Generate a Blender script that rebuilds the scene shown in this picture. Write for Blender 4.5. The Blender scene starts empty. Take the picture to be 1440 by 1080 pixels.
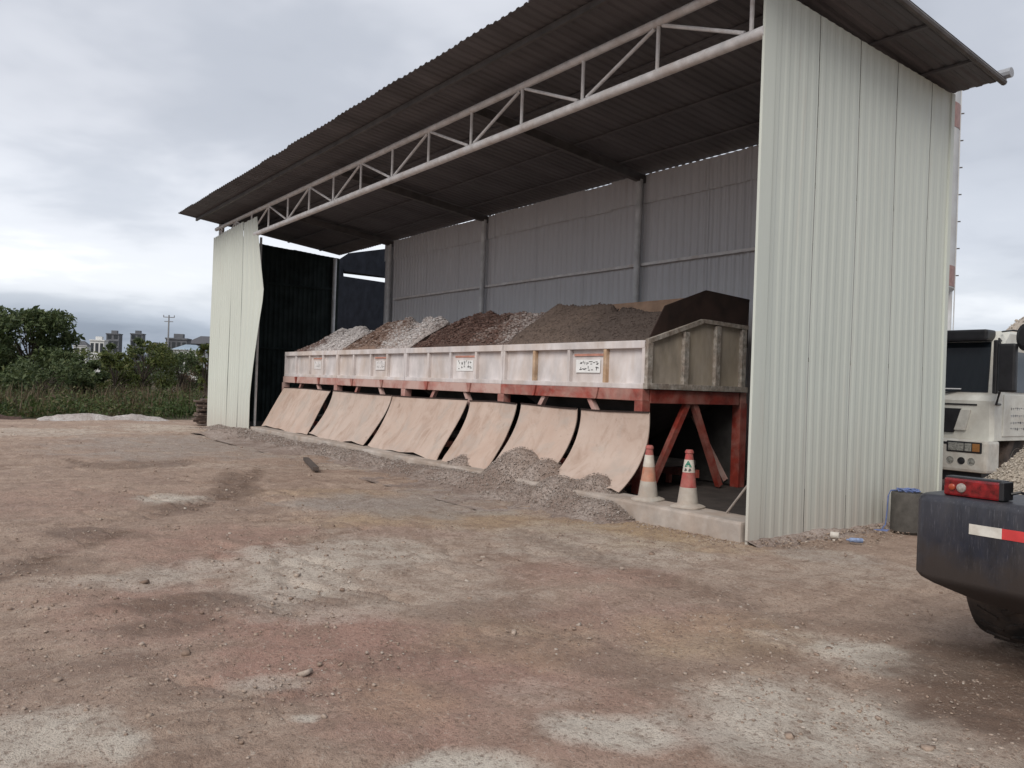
import bpy, bmesh, math, random
import numpy as np
from mathutils import Vector, Matrix

random.seed(7); rng = np.random.default_rng(11)
scene = bpy.context.scene
col = scene.collection

# ------------------------------------------------------------------ camera
CAM = np.array([5.5032, -7.1527, 1.6]); YAW, PITCH, ROLL, FPX = .9472, .0004, .0352, 1139.24
fw = np.array([-math.sin(YAW)*math.cos(PITCH), math.cos(YAW)*math.cos(PITCH), math.sin(PITCH)])
rt = np.array([math.cos(YAW), math.sin(YAW), 0.]); up = np.cross(rt, fw)
_c, _s = math.cos(ROLL), math.sin(ROLL)
rt, up = _c*rt+_s*up, -_s*rt+_c*up
cam_d = bpy.data.cameras.new('camera'); cam = bpy.data.objects.new('camera', cam_d); col.objects.link(cam)
M4 = Matrix.Identity(4)
for i in range(3):
    M4[i][0], M4[i][1], M4[i][2], M4[i][3] = rt[i], up[i], -fw[i], CAM[i]
cam.matrix_world = M4
cam_d.sensor_width = 36; cam_d.lens = FPX/1440*36; cam_d.clip_start = .05; cam_d.clip_end = 6000
scene.camera = cam

# ------------------------------------------------------------------ sky + sun + exposure
SUN_EL, SUN_AZ = math.radians(42), math.radians(152)      # azimuth clockwise from +Y: behind the camera, from its right
world = bpy.data.worlds.new('World'); scene.world = world; world.use_nodes = True
nt = world.node_tree; nt.nodes.clear()
def N(nt, t, **k):
    n = nt.nodes.new(t)
    for a, b in k.items(): setattr(n, a, b)
    return n
def LK(nt, a, b): nt.links.new(a, b)
def MATH(nt, op, a, b=None, clamp=False):
    n = N(nt, 'ShaderNodeMath', operation=op, use_clamp=clamp)
    for i, v in enumerate((a, b)):
        if v is None: continue
        if hasattr(v, 'is_linked'): LK(nt, v, n.inputs[i])
        else: n.inputs[i].default_value = v
    return n.outputs[0]
def MIX(nt, f, a, b, blend='MIX'):
    n = N(nt, 'ShaderNodeMix', data_type='RGBA', blend_type=blend)
    for s, v in ((n.inputs[0], f), (n.inputs[6], a), (n.inputs[7], b)):
        if hasattr(v, 'is_linked'): LK(nt, v, s)
        elif isinstance(v, (tuple, list)): s.default_value = (*v, 1) if len(v) == 3 else v
        else: s.default_value = v
    return n.outputs[2]
def RAMP(nt, f, stops, interp='LINEAR'):
    n = N(nt, 'ShaderNodeValToRGB'); cr = n.color_ramp; cr.interpolation = interp
    while len(cr.elements) < len(stops): cr.elements.new(.5)
    for e, (p, c) in zip(cr.elements, stops):
        e.position = p; e.color = (c, c, c, 1) if not isinstance(c, (tuple, list)) else (*c, 1)
    LK(nt, f, n.inputs[0]); return n.outputs[0]
def NOISE(nt, vec, scale, detail=4, rough=.55, dist=0.):
    n = N(nt, 'ShaderNodeTexNoise'); n.inputs['Scale'].default_value = scale; n.inputs['Detail'].default_value = detail
    n.inputs['Roughness'].default_value = rough; n.inputs['Distortion'].default_value = dist
    if vec is not None: LK(nt, vec, n.inputs['Vector'])
    return n.outputs[0]
sky = N(nt, 'ShaderNodeTexSky', sky_type='NISHITA'); sky.sun_disc = False
sky.sun_elevation = SUN_EL; sky.sun_rotation = SUN_AZ; sky.dust_density = 3
tc = N(nt, 'ShaderNodeTexCoord'); nrm = N(nt, 'ShaderNodeVectorMath', operation='NORMALIZE'); LK(nt, tc.outputs['Generated'], nrm.inputs[0])
sep = N(nt, 'ShaderNodeSeparateXYZ'); LK(nt, nrm.outputs[0], sep.inputs[0])
zc = MATH(nt, 'ADD', MATH(nt, 'MAXIMUM', sep.outputs[2], 0.0), .16)
cmb = N(nt, 'ShaderNodeCombineXYZ'); LK(nt, MATH(nt, 'DIVIDE', sep.outputs[0], zc), cmb.inputs[0]); LK(nt, MATH(nt, 'DIVIDE', sep.outputs[1], zc), cmb.inputs[1])
cmb.inputs[2].default_value = 11.7
n1 = NOISE(nt, cmb.outputs[0], .55, 5, .5, .3)
n2 = NOISE(nt, cmb.outputs[0], 2.1, 4, .55, .2)
cl = MATH(nt, 'ADD', MATH(nt, 'MULTIPLY', n1, .78), MATH(nt, 'MULTIPLY', n2, .22))
clouds = RAMP(nt, cl, [(.34, (2.65, 2.85, 3.25)), (.46, (3.7, 3.9, 4.3)), (.56, (4.8, 4.95, 5.3)), (.68, (6.8, 6.9, 7.15))], 'EASE')
elev = RAMP(nt, MATH(nt, 'MAXIMUM', sep.outputs[2], 0.0), [(0., (.66,.72,.78)), (.045, (.72,.78,.85)), (.10, (1.22,1.22,1.20)), (.17, (1.15,1.15,1.15)), (.30, (.95,.95,.96)), (1., (1.,1.,1.))], 'EASE')
clouds = MIX(nt, 1., clouds, elev, 'MULTIPLY')
skymix = MIX(nt, .93, sky.outputs[0], clouds)
bg = N(nt, 'ShaderNodeBackground'); bg.inputs[1].default_value = .1; LK(nt, skymix, bg.inputs[0])
wo = N(nt, 'ShaderNodeOutputWorld'); LK(nt, bg.outputs[0], wo.inputs[0])
sl = bpy.data.lights.new('sun', 'SUN'); sl.energy = 1.5; sl.angle = math.radians(35); sl.color = (1, .95, .88)
so = bpy.data.objects.new('sun', sl); col.objects.link(so)
sd = Vector((math.sin(SUN_AZ)*math.cos(SUN_EL), math.cos(SUN_AZ)*math.cos(SUN_EL), math.sin(SUN_EL)))
so.rotation_euler = sd.to_track_quat('Z', 'Y').to_euler(); so.location = sd*60
vs = scene.view_settings; vs.view_transform = 'Standard'; vs.look = 'None'; vs.gamma = 1; vs.exposure = 0.72; vs.use_curve_mapping = False

# ------------------------------------------------------------------ pixel helpers (photo is 1440 x 1080)
def rayd(px, py): return fw+rt*(px-720)/FPX-up*(py-540)/FPX
def hit(px, py, ax, v):
    d = rayd(px, py); return CAM+d*((v-CAM[ax])/d[ax])
def at(px, py, dep): return CAM+rayd(px, py)*dep

# ------------------------------------------------------------------ numpy noise
def _hash(ix, iy, seed):
    h = (ix.astype(np.int64)*374761393+iy.astype(np.int64)*668265263+seed*1442695041) & 0xffffffff
    h = ((h ^ (h >> 13))*1274126177) & 0xffffffff
    return ((h ^ (h >> 16)) & 0xffff)/65535.
def vnoise(x, y, seed=0):
    ix, iy = np.floor(x), np.floor(y); fx, fy = x-ix, y-iy
    fx, fy = fx*fx*(3-2*fx), fy*fy*(3-2*fy)
    a, b, c, d = _hash(ix, iy, seed), _hash(ix+1, iy, seed), _hash(ix, iy+1, seed), _hash(ix+1, iy+1, seed)
    return (a*(1-fx)+b*fx)*(1-fy)+(c*(1-fx)+d*fx)*fy
def fbm(x, y, seed=0, o=4, g=.5):
    s = 0; a = 1; t = 0
    for i in range(o):
        s = s+a*vnoise(x*2**i+17.3*i, y*2**i-9.1*i, seed+i); t += a; a *= g
    return s/t
def sstep(a, b, x):
    t = np.clip((x-a)/(b-a), 0, 1); return t*t*(3-2*t)

# ------------------------------------------------------------------ mesh builder
class MB:
    def __init__(s): s.v = []; s.f = []
    def add(s, vs, fs):
        b = len(s.v); s.v += [tuple(map(float, p)) for p in vs]; s.f += [tuple(i+b for i in f) for f in fs]; return s
    def box(s, lo, hi, bev=0.0, mat=None):
        x0, y0, z0 = lo; x1, y1, z1 = hi
        if bev <= 0:
            V = [(x0,y0,z0),(x1,y0,z0),(x1,y1,z0),(x0,y1,z0),(x0,y0,z1),(x1,y0,z1),(x1,y1,z1),(x0,y1,z1)]
            F = [(0,3,2,1),(4,5,6,7),(0,1,5,4),(1,2,6,5),(2,3,7,6),(3,0,4,7)]
        else:
            bm = bmesh.new(); bmesh.ops.create_cube(bm, size=1)
            for v in bm.verts: v.co = Vector(((x0+x1)/2+v.co.x*(x1-x0), (y0+y1)/2+v.co.y*(y1-y0), (z0+z1)/2+v.co.z*(z1-z0)))
            bmesh.ops.bevel(bm, geom=bm.edges[:], offset=bev, segments=2, affect='EDGES', profile=.6)
            bm.verts.index_update(); V = [v.co[:] for v in bm.verts]; F = [tuple(v.index for v in f.verts) for f in bm.faces]; bm.free()
        if mat is not None: V = [tuple(mat @ Vector(p)) for p in V]
        return s.add(V, F)
    def bar(s, a, b, w, h, upv=(0,0,1)):                       # rectangular bar from a to b
        a, b = Vector(a), Vector(b); d = (b-a).normalized(); u = Vector(upv)
        if abs(d.dot(u)) > .98: u = Vector((0,1,0))
        r = d.cross(u).normalized(); u = r.cross(d)
        V = []
        for p in (a, b):
            for i, j in ((-1,-1),(1,-1),(1,1),(-1,1)): V.append(p+r*(i*w/2)+u*(j*h/2))
        return s.add(V, [(3,2,1,0),(4,5,6,7),(0,1,5,4),(1,2,6,5),(2,3,7,6),(3,0,4,7)])
    def tube(s, pts, rad, n=8, caps=True):
        pts = [Vector(p) for p in pts]; rs = rad if isinstance(rad, (list, tuple)) else [rad]*len(pts)
        V = []; F = []
        for k, p in enumerate(pts):
            d = (pts[min(k+1, len(pts)-1)]-pts[max(k-1, 0)]).normalized()
            u = Vector((0,0,1)) if abs(d.z) < .9 else Vector((1,0,0))
            r = d.cross(u).normalized(); u = r.cross(d)
            for i in range(n):
                a = 2*math.pi*i/n; V.append(p+(r*math.cos(a)+u*math.sin(a))*rs[k])
        for k in range(len(pts)-1):
            for i in range(n): F.append((k*n+i, k*n+(i+1) % n, (k+1)*n+(i+1) % n, (k+1)*n+i))
        if caps: F += [tuple(range(n))[::-1], tuple((len(pts)-1)*n+i for i in range(n))]
        return s.add(V, F)
    def lathe(s, prof, c=(0,0,0), n=24, axis='z'):
        V = []; F = []
        for r, z in prof:
            for i in range(n):
                a = 2*math.pi*i/n
                p = (r*math.cos(a), r*math.sin(a), z)
                if axis == 'x': p = (z, p[0], p[1])
                V.append((c[0]+p[0], c[1]+p[1], c[2]+p[2]))
        for k in range(len(prof)-1):
            for i in range(n): F.append((k*n+i, k*n+(i+1) % n, (k+1)*n+(i+1) % n, (k+1)*n+i))
        F += [tuple(range(n))[::-1], tuple((len(prof)-1)*n+i for i in range(n))]
        return s.add(V, F)
    def prism(s, poly, axis, a, b):                            # poly of 2D pts in the plane normal to axis
        def P(q, t):
            return {'x': (t, q[0], q[1]), 'y': (q[0], t, q[1]), 'z': (q[0], q[1], t)}[axis]
        n = len(poly); V = [P(q, a) for q in poly]+[P(q, b) for q in poly]
        F = [tuple(range(n))[::-1], tuple(range(n, 2*n))]+[(i, (i+1) % n, n+(i+1) % n, n+i) for i in range(n)]
        return s.add(V, F)
    def build(s, name, mat, parent=None, off=None, smooth=False, fixn=True):
        me = bpy.data.meshes.new(name)
        o3 = (0,0,0) if off is None else off
        me.from_pydata([(p[0]-o3[0], p[1]-o3[1], p[2]-o3[2]) for p in s.v], [], s.f)
        if fixn:
            bm = bmesh.new(); bm.from_mesh(me); bmesh.ops.recalc_face_normals(bm, faces=bm.faces); bm.to_mesh(me); bm.free()
        return link(name, me, mat, parent, smooth)
def link(name, me, mat, parent=None, smooth=False, loc=None):
    o = bpy.data.objects.new(name, me); col.objects.link(o)
    if mat is not None and not me.materials: me.materials.append(mat)
    if smooth:
        me.shade_smooth()
        if smooth == 'auto':
            at_ = me.attributes.get('sharp_edge') or me.attributes.new('sharp_edge', 'BOOLEAN', 'EDGE')
            bm = bmesh.new(); bm.from_mesh(me)
            fl = [(len(e.link_faces) == 2 and e.calc_face_angle(0) > .6) for e in bm.edges]; bm.free()
            at_.data.foreach_set('value', fl)
    if parent is not None: o.parent = parent
    if loc is not None: o.location = loc
    return o
def npmesh(name, V, F, mat, parent=None, smooth=False, kind=None):
    """V (n,3) array, F (m,k) array with constant k"""
    V = np.asarray(V, np.float32); F = np.asarray(F, np.int32); k = F.shape[1]
    me = bpy.data.meshes.new(name); me.vertices.add(len(V)); me.vertices.foreach_set('co', V.ravel())
    me.loops.add(F.size); me.loops.foreach_set('vertex_index', F.ravel())
    me.polygons.add(len(F)); me.polygons.foreach_set('loop_start', np.arange(0, F.size, k, dtype=np.int32))
    me.polygons.foreach_set('loop_total', np.full(len(F), k, np.int32))
    me.update(calc_edges=True); me.validate()
    if smooth: me.polygons.foreach_set('use_smooth', np.ones(len(me.polygons), bool))
    o = link(name, me, mat, parent)
    if kind: o['kind'] = kind
    return o
def vcol(o, name, arr):
    a = o.data.attributes.new(name, 'FLOAT', 'POINT'); a.data.foreach_set('value', np.asarray(arr, np.float32).ravel())
def tag(o, label, cat, group=None):
    o['label'] = label; o['category'] = cat
    if group: o['group'] = group
    return o
def thing(name, label, cat, loc=(0,0,0), rz=0, group=None):
    o = bpy.data.objects.new(name, None); o.empty_display_size = .3; col.objects.link(o)
    o.location = loc; o.rotation_euler = (0,0,rz); return tag(o, label, cat, group)
def struct(o): o['kind'] = 'structure'; return o

# ------------------------------------------------------------------ materials
MATS = {}
def base_mat(name, rough=.7, metal=0., spec=.4):
    m = bpy.data.materials.new(name); m.use_nodes = True; nt = m.node_tree; b = nt.nodes['Principled BSDF']
    b.inputs['Roughness'].default_value = rough; b.inputs['Metallic'].default_value = metal
    b.inputs['Specular IOR Level'].default_value = spec
    MATS[name] = m; return m, nt, b
def coords(nt, scale=(1,1,1), world=True):
    if world:
        g = N(nt, 'ShaderNodeNewGeometry'); src = g.outputs['Position']
    else:
        src = N(nt, 'ShaderNodeTexCoord').outputs['Object']
    mp = N(nt, 'ShaderNodeMapping'); mp.inputs['Scale'].default_value = scale; LK(nt, src, mp.inputs[0]); return mp.outputs[0]
def bump(nt, b, h, strength=.3, dist=.02):
    n = N(nt, 'ShaderNodeBump'); n.inputs['Strength'].default_value = strength; n.inputs['Distance'].default_value = dist
    LK(nt, h, n.inputs['Height']); LK(nt, n.outputs[0], b.inputs['Normal'])
def simple(name, c, rough=.6, metal=0., spec=.4, var=.18, scale=6., c2=None, dust=0., dustc=(.33,.27,.22), stretch=(1,1,1), bmp=0., world=True):
    """paint-like colour with broad and fine variation, optional patchy dust"""
    m, nt, b = base_mat(name, rough, metal, spec)
    v = coords(nt, stretch, world)
    n = NOISE(nt, v, scale, 6, .6)
    c2 = c2 or tuple(x*(1-var*1.6) for x in c)
    hi = tuple(min(1, x*(1+var*.5)) for x in c)
    cc = MIX(nt, RAMP(nt, n, [(.3, 0.), (.7, 1.)]), c2, hi)
    if dust > 0:
        d = NOISE(nt, v, scale*.45, 7, .65, .4)
        cc = MIX(nt, MATH(nt, 'MULTIPLY', RAMP(nt, d, [(.5-dust*.3, 0.), (.75-dust*.25, 1.)]), min(1, .45+dust*.5)), cc, dustc)
        LK(nt, RAMP(nt, d, [(.4, rough), (.7, min(1, rough+.3))]), b.inputs['Roughness'])
    LK(nt, cc, b.inputs['Base Color'])
    if bmp: bump(nt, b, NOISE(nt, v, scale*6, 4, .6), bmp, .01)
    return m

def sheet_mat(name, c, streak, dirt, rough=.5):
    m, nt, b = base_mat(name, rough, 0., .35)
    v = coords(nt, (3.2, 3.2, .10)); n = NOISE(nt, v, 2.4, 6, .65)
    v2 = coords(nt); n2 = NOISE(nt, v2, .7, 5, .6)
    cc = MIX(nt, MATH(nt, 'MULTIPLY', RAMP(nt, n, [(.42, 0.), (.72, 1.)]), .4), c, streak)
    cc = MIX(nt, MATH(nt, 'MULTIPLY', RAMP(nt, n2, [(.38, 0.), (.7, 1.)]), .25), cc, streak)
    # rain-splashed mud along the foot of the sheet
    g = N(nt, 'ShaderNodeNewGeometry'); sp = N(nt, 'ShaderNodeSeparateXYZ'); LK(nt, g.outputs['Position'], sp.inputs[0])
    hgt = MATH(nt, 'ADD', sp.outputs[2], MATH(nt, 'MULTIPLY', n, -1.5))
    f = RAMP(nt, MATH(nt, 'MULTIPLY', MATH(nt, 'ADD', hgt, 1.0), .4), [(.05, .75), (.38, .18), (.75, 0.)])
    cc = MIX(nt, f, cc, dirt)
    oi = N(nt, 'ShaderNodeObjectInfo'); cc = MIX(nt, MATH(nt, 'MULTIPLY', oi.outputs['Random'], .16), cc, streak)
    n6 = NOISE(nt, coords(nt, (7, 7, .35)), 1.5, 5, .7); cc = MIX(nt, RAMP(nt, n6, [(.60,0.),(.74,.35)]), cc, dirt)
    LK(nt, cc, b.inputs['Base Color']); bump(nt, b, n2, .25, .02)
    return m
m_wall = sheet_mat('pale_green_sheet', (.555,.585,.53), (.47,.495,.45), (.44,.385,.335))
m_back = sheet_mat('grey_sheet', (.50,.50,.52), (.40,.40,.42), (.3,.25,.22))
m_roof = simple('roof_sheet', (.125,.12,.128), .7, spec=.2, var=.2, scale=1.5, stretch=(1,.3,1))
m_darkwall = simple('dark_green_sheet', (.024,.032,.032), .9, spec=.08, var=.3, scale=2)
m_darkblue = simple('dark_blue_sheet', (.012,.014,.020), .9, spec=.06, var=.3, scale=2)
m_truss = simple('truss_paint', (.64,.63,.63), .5, var=.15, scale=7, dust=.12, dustc=(.36,.28,.23))
m_column = simple('column_paint', (.55,.56,.57), .5, var=.2, scale=4)
m_purlin = simple('purlin_steel', (.10,.092,.09), .6, var=.25, scale=4)
m_flash = simple('grey_plastic', (.30,.31,.33), .5, var=.2, scale=5)

# ------------------------------------------------------------------ ground (one sheet to the horizon)
def axis(segs):
    out = [segs[0][0]]
    for a, b, s0, s1 in segs:
        x = a
        while x < b-1e-6:
            t = (x-a)/(b-a); x = min(b, x+s0*(s1/s0)**t); out.append(x)
    return np.unique(np.round(out, 4))
GX = axis([(-2500,-120,400,12), (-120,-26,8,.5), (-26,-6,.14,.055), (-6,5.2,.05,.032), (5.2,9,.05,.6), (9,60,1,8), (60,2500,12,500)])
GY = axis([(-2500,-60,400,8), (-60,-8,6,.2), (-8,-6,.06,.032), (-6,1.2,.032,.045), (1.2,6,.06,.4), (6,60,.6,8), (60,2500,12,500)])
X, Y = np.meshgrid(GX, GY)
def blob(px, py, w, h, X, Y, edge=.55, seed=3):
    c = hit(px, py, 2, 0); d = c[:2]-CAM[:2]; L = np.hypot(*d); u = d/L; r = np.array([u[1], -u[0]])
    dep = (c-CAM)@fw
    ru = max(.05, h/2*dep*dep/(FPX*1.6)); rr = max(.05, w/2*dep/FPX)
    a = ((X-c[0])*u[0]+(Y-c[1])*u[1])/ru; b = ((X-c[0])*r[0]+(Y-c[1])*r[1])/rr
    q = np.sqrt(a*a+b*b)+(fbm(X*1.7, Y*1.7, seed, 5, .6)-.5)*1.5
    return 1-sstep(1-edge, 1+edge, q)
def mask(lst, X, Y):
    m = np.zeros_like(X)
    for k, (px, py, w, h, s) in enumerate(lst): m = np.maximum(m, s*blob(px, py, w, h, X, Y, seed=3+k*5))
    return m
near = (X > -27) & (X < 8) & (Y > -9.5) & (Y < 6)
xn, yn = X[near], Y[near]
PALE = [(245,697,110,14,.8),(215,805,230,38,.55),(300,785,120,26,.6),(430,800,230,90,.65),(520,770,260,60,.55),(480,850,230,60,.45),(430,996,60,16,.8),
        (380,945,150,26,.6),(60,1030,220,110,.7),(175,1030,90,60,.75),(660,1062,190,60,.9),(860,1015,170,50,.85),(940,995,120,50,.7),(1210,905,260,46,.85),
        (1150,1005,360,120,.75),(1130,960,240,60,.5),(1290,1040,300,120,.5),(830,760,420,50,.45),(760,720,160,20,.3),(1180,790,240,46,.35),(600,800,380,90,.35),(60,605,200,12,.5),(230,600,160,12,.5),
        (640,745,420,26,.3),(300,655,240,12,.3),(1040,800,320,60,.3),(760,960,200,40,.3),(560,655,260,12,.5),(1390,1060,160,40,.4)]
GRAV = [(560,706,300,32,1.),(640,690,200,18,.7),(300,622,380,36,.8),(430,628,240,20,.8),(470,770,220,60,.3),(800,690,180,24,.6),(1150,775,160,18,.5),(900,840,400,60,.25)]
OCHR = [(900,738,280,36,.9),(640,725,360,26,.7),(960,760,240,26,.6),(740,880,240,70,.4),(1040,880,200,60,.5),(480,690,240,16,.5),(560,960,200,70,.4),(960,890,240,60,.5)]
DARK = [(1400,965,260,150,.9),(1300,930,160,60,.4),(250,840,200,26,.6),(230,870,160,26,.5),(330,680,60,46,.6),(240,710,90,26,.55),(140,745,140,22,.5),(40,790,160,30,.5),(180,650,200,14,.5),
        (1060,730,260,14,.4),(700,850,300,40,.3),(1180,870,260,26,.35),(840,920,300,40,.35),(1080,905,160,26,.4),(100,930,260,60,.3),(280,960,240,40,.35),(700,665,240,10,.6),(880,722,90,10,.5)]
REDD = [(450,890,340,110,.8),(240,850,400,120,.5),(620,930,400,160,.6),(300,760,300,60,.5),(900,860,300,60,.5),(100,700,300,60,.3),(820,800,260,40,.5),(800,1000,400,120,.4),(560,740,200,26,.4)]
mk = {}
for nm, l in (('pale', PALE), ('grav', GRAV), ('ochre', OCHR), ('dark', DARK), ('redd', REDD)):
    a = np.zeros_like(X); a[near] = mask(l, xn, yn); mk[nm] = a
def ground_h(x, y):
    h = (fbm(x*.35, y*.35, 21, 3)-.5)*.10+(fbm(x*1.9, y*1.9, 31, 4, .55)-.5)*.055
    r = np.abs(fbm(x*1.1+3, y*1.1, 41, 3)-.5)*2
    h = h-.03*np.exp(-(r/.06)**2)*sstep(.45, .6, fbm(x*.5, y*.5, 55, 2))
    h = h+(fbm(x*9, y*9, 61, 3, .6)-.5)*.022
    flat = np.exp(-((np.maximum(0, y+.6)/.5)**2)) if np.ndim(y) else 1
    return h*(.25+.75*flat)-.035
TRACKS = [([(372,650),(325,690),(235,716),(120,757),(-40,815)],.8), ([(60,640),(180,656),(270,672),(335,690)],.7), ([(720,742),(900,800),(1120,862),(1345,935)],.45),
          ([(-20,925),(220,868),(420,838),(640,820)],.5), ([(180,1080),(330,985),(560,905),(860,870)],.4), ([(690,664),(780,690),(860,716),(1000,742)],.5)]
trk = np.zeros_like(xn); lug = np.zeros_like(xn)
for pxs, st in TRACKS:
    P_ = np.array([hit(a, b_, 2, 0)[:2] for a, b_ in pxs]); q = [P_[0]]
    for a, b_ in zip(P_[:-1], P_[1:]): q += [a+(b_-a)*t for t in np.linspace(0, 1, 9)[1:]]
    q = np.array(q); k5 = np.ones(5)/5; qs = np.stack([np.convolve(np.pad(q[:, j], 2, 'edge'), k5, 'valid') for j in (0, 1)], -1)
    s0 = 0
    for a, b_ in zip(qs[:-1], qs[1:]):
        d = b_-a; L_ = np.hypot(*d)+1e-9; d /= L_
        sel = (np.abs(xn-a[0]) < L_+.8) & (np.abs(yn-a[1]) < L_+.8); 
        if not sel.any(): s0 += L_; continue
        rx, ry = xn[sel]-a[0], yn[sel]-a[1]; u_ = np.clip(rx*d[0]+ry*d[1], 0, L_); v_ = np.hypot(rx-u_*d[0], ry-u_*d[1]); sg = rx*d[1]-ry*d[0]
        w_ = np.exp(-(v_/.24)**4)*st; nw = w_ > trk[sel]
        t2 = trk[sel]; l2 = lug[sel]; t2[nw] = w_[nw]; l2[nw] = (.5+.5*np.sin(((s0+u_)+np.abs(sg)*.9)*2*math.pi/.17))[nw]*w_[nw]; trk[sel] = t2; lug[sel] = l2; s0 += L_
brk = sstep(.36, .56, fbm(xn*1.3, yn*1.3, 131, 3)); trk *= brk; lug *= brk
mk['dark'][near] = np.maximum(mk['dark'][near], .45*trk+.5*lug)
Z = np.zeros_like(X); Z[near] = ground_h(xn, yn)-.028*trk+.026*lug+mk['dark'][near]*(np.abs(fbm(xn*7, yn*7, 141, 3, .6)-.5)-.08)*.10
Z[near] += (fbm(xn*15, yn*15, 71, 3, .65)-.5)*.026*(1-.6*mk['pale'][near])
edge = np.clip(np.minimum(np.minimum(X+27, 8-X), np.minimum(Y+9.5, 6-Y))/1.5, 0, 1)
Z = Z*edge+(-.035)*(1-edge)
# the field beyond the yard swells slightly
fx = sstep(24, 60, -X); Z += fx*(fbm(X*.05, Y*.05, 81, 3)-.4)*1.2
ny_, nx_ = X.shape
idx = np.arange(nx_*ny_).reshape(ny_, nx_)
F = np.stack([idx[:-1,:-1], idx[:-1,1:], idx[1:,1:], idx[1:,:-1]], -1).reshape(-1, 4)

mg, nt, b = base_mat('dirt_ground', .92, 0., .25)
P3 = coords(nt)
def ATTR(nt, n):
    a = N(nt, 'ShaderNodeAttribute'); a.attribute_name = n; return a.outputs['Fac']
nA = NOISE(nt, P3, .8, 6, .62, .3); nB = NOISE(nt, P3, 5, 6, .65, .4); nC = NOISE(nt, P3, 34, 5, .7); nD = NOISE(nt, P3, 120, 3, .7)
cc = MIX(nt, RAMP(nt, nA, [(.35,0.),(.65,1.)]), (.345,.245,.19), (.465,.35,.275))
stv = N(nt, 'ShaderNodeMapping'); stv.inputs['Rotation'].default_value = (0,0,.55); stv.inputs['Scale'].default_value = (2.6,.45,1); LK(nt, N(nt, 'ShaderNodeNewGeometry').outputs['Position'], stv.inputs[0])
nS = NOISE(nt, stv.outputs[0], 1.6, 6, .65, .3)
cc = MIX(nt, RAMP(nt, nS, [(.36,.5),(.5,0.)]), cc, (.25,.17,.128)); cc = MIX(nt, RAMP(nt, nS, [(.55,0.),(.72,.5)]), cc, (.56,.46,.375))
def fmask(a, lo=.25, hi=.62, amp=.9):        # sharpen an attribute with fine noise
    t = MATH(nt, 'ADD', a, MATH(nt, 'MULTIPLY', MATH(nt, 'ADD', MATH(nt, 'MULTIPLY', nB, .65), MATH(nt, 'MULTIPLY', nC, .35)), amp))
    return RAMP(nt, MATH(nt, 'SUBTRACT', t, amp/2), [(lo,0.),(hi,1.)])
cc = MIX(nt, MATH(nt, 'MULTIPLY', fmask(ATTR(nt,'redd'), .12, .75), .85), cc, (.385,.228,.182))
cc = MIX(nt, MATH(nt, 'MULTIPLY', fmask(ATTR(nt,'ochre'), .15, .9), .75), cc, (.46,.33,.20))
cc = MIX(nt, MATH(nt, 'MULTIPLY', fmask(ATTR(nt,'grav'), .2, .9), .7), cc, (.36,.325,.295))
cc = MIX(nt, MATH(nt, 'MULTIPLY', fmask(ATTR(nt,'pale'), .2, .85, .7), .85), cc, (.64,.585,.505))
cc = MIX(nt, MATH(nt, 'MULTIPLY', fmask(ATTR(nt,'dark'), .15, .7), .85), cc, (.14,.092,.068))
cc = MIX(nt, RAMP(nt, nB, [(.38,.42),(.52,0.)]), cc, (.22,.15,.112))
cc = MIX(nt, RAMP(nt, nC, [(.36,.7),(.47,0.)]), cc, (.17,.115,.088))
cc = MIX(nt, RAMP(nt, nC, [(.56,0.),(.70,.65)]), cc, (.54,.46,.385))
cc = MIX(nt, RAMP(nt, nD, [(.38,.5),(.48,0.)]), cc, (.15,.105,.08))
cc = MIX(nt, ATTR(nt,'field'), cc, MIX(nt, RAMP(nt, NOISE(nt, P3, .25, 6, .65), [(.4,0.),(.6,1.)]), (.05,.055,.028), (.10,.07,.045)))
LK(nt, cc, b.inputs['Base Color'])
hh = MATH(nt, 'ADD', MATH(nt, 'MULTIPLY', nC, .7), MATH(nt, 'MULTIPLY', nD, .4)); bump(nt, b, hh, 1.0, .03)
LK(nt, RAMP(nt, nA, [(.35,.72),(.6,.95)]), b.inputs['Roughness'])
ground = npmesh('ground', np.stack([X, Y, Z], -1).reshape(-1, 3), F, mg, smooth=True); struct(ground)
for k, a in mk.items(): vcol(ground, k, a)
fld = sstep(23.6, 24.6, -X+(fbm(X*.6, Y*.6, 91, 3)-.5)*1.6)
fld = np.maximum(fld, sstep(9, 14, Y)); vcol(ground, 'field', fld)
ground['label'] = 'brown dirt yard with pale dusty patches'

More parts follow.
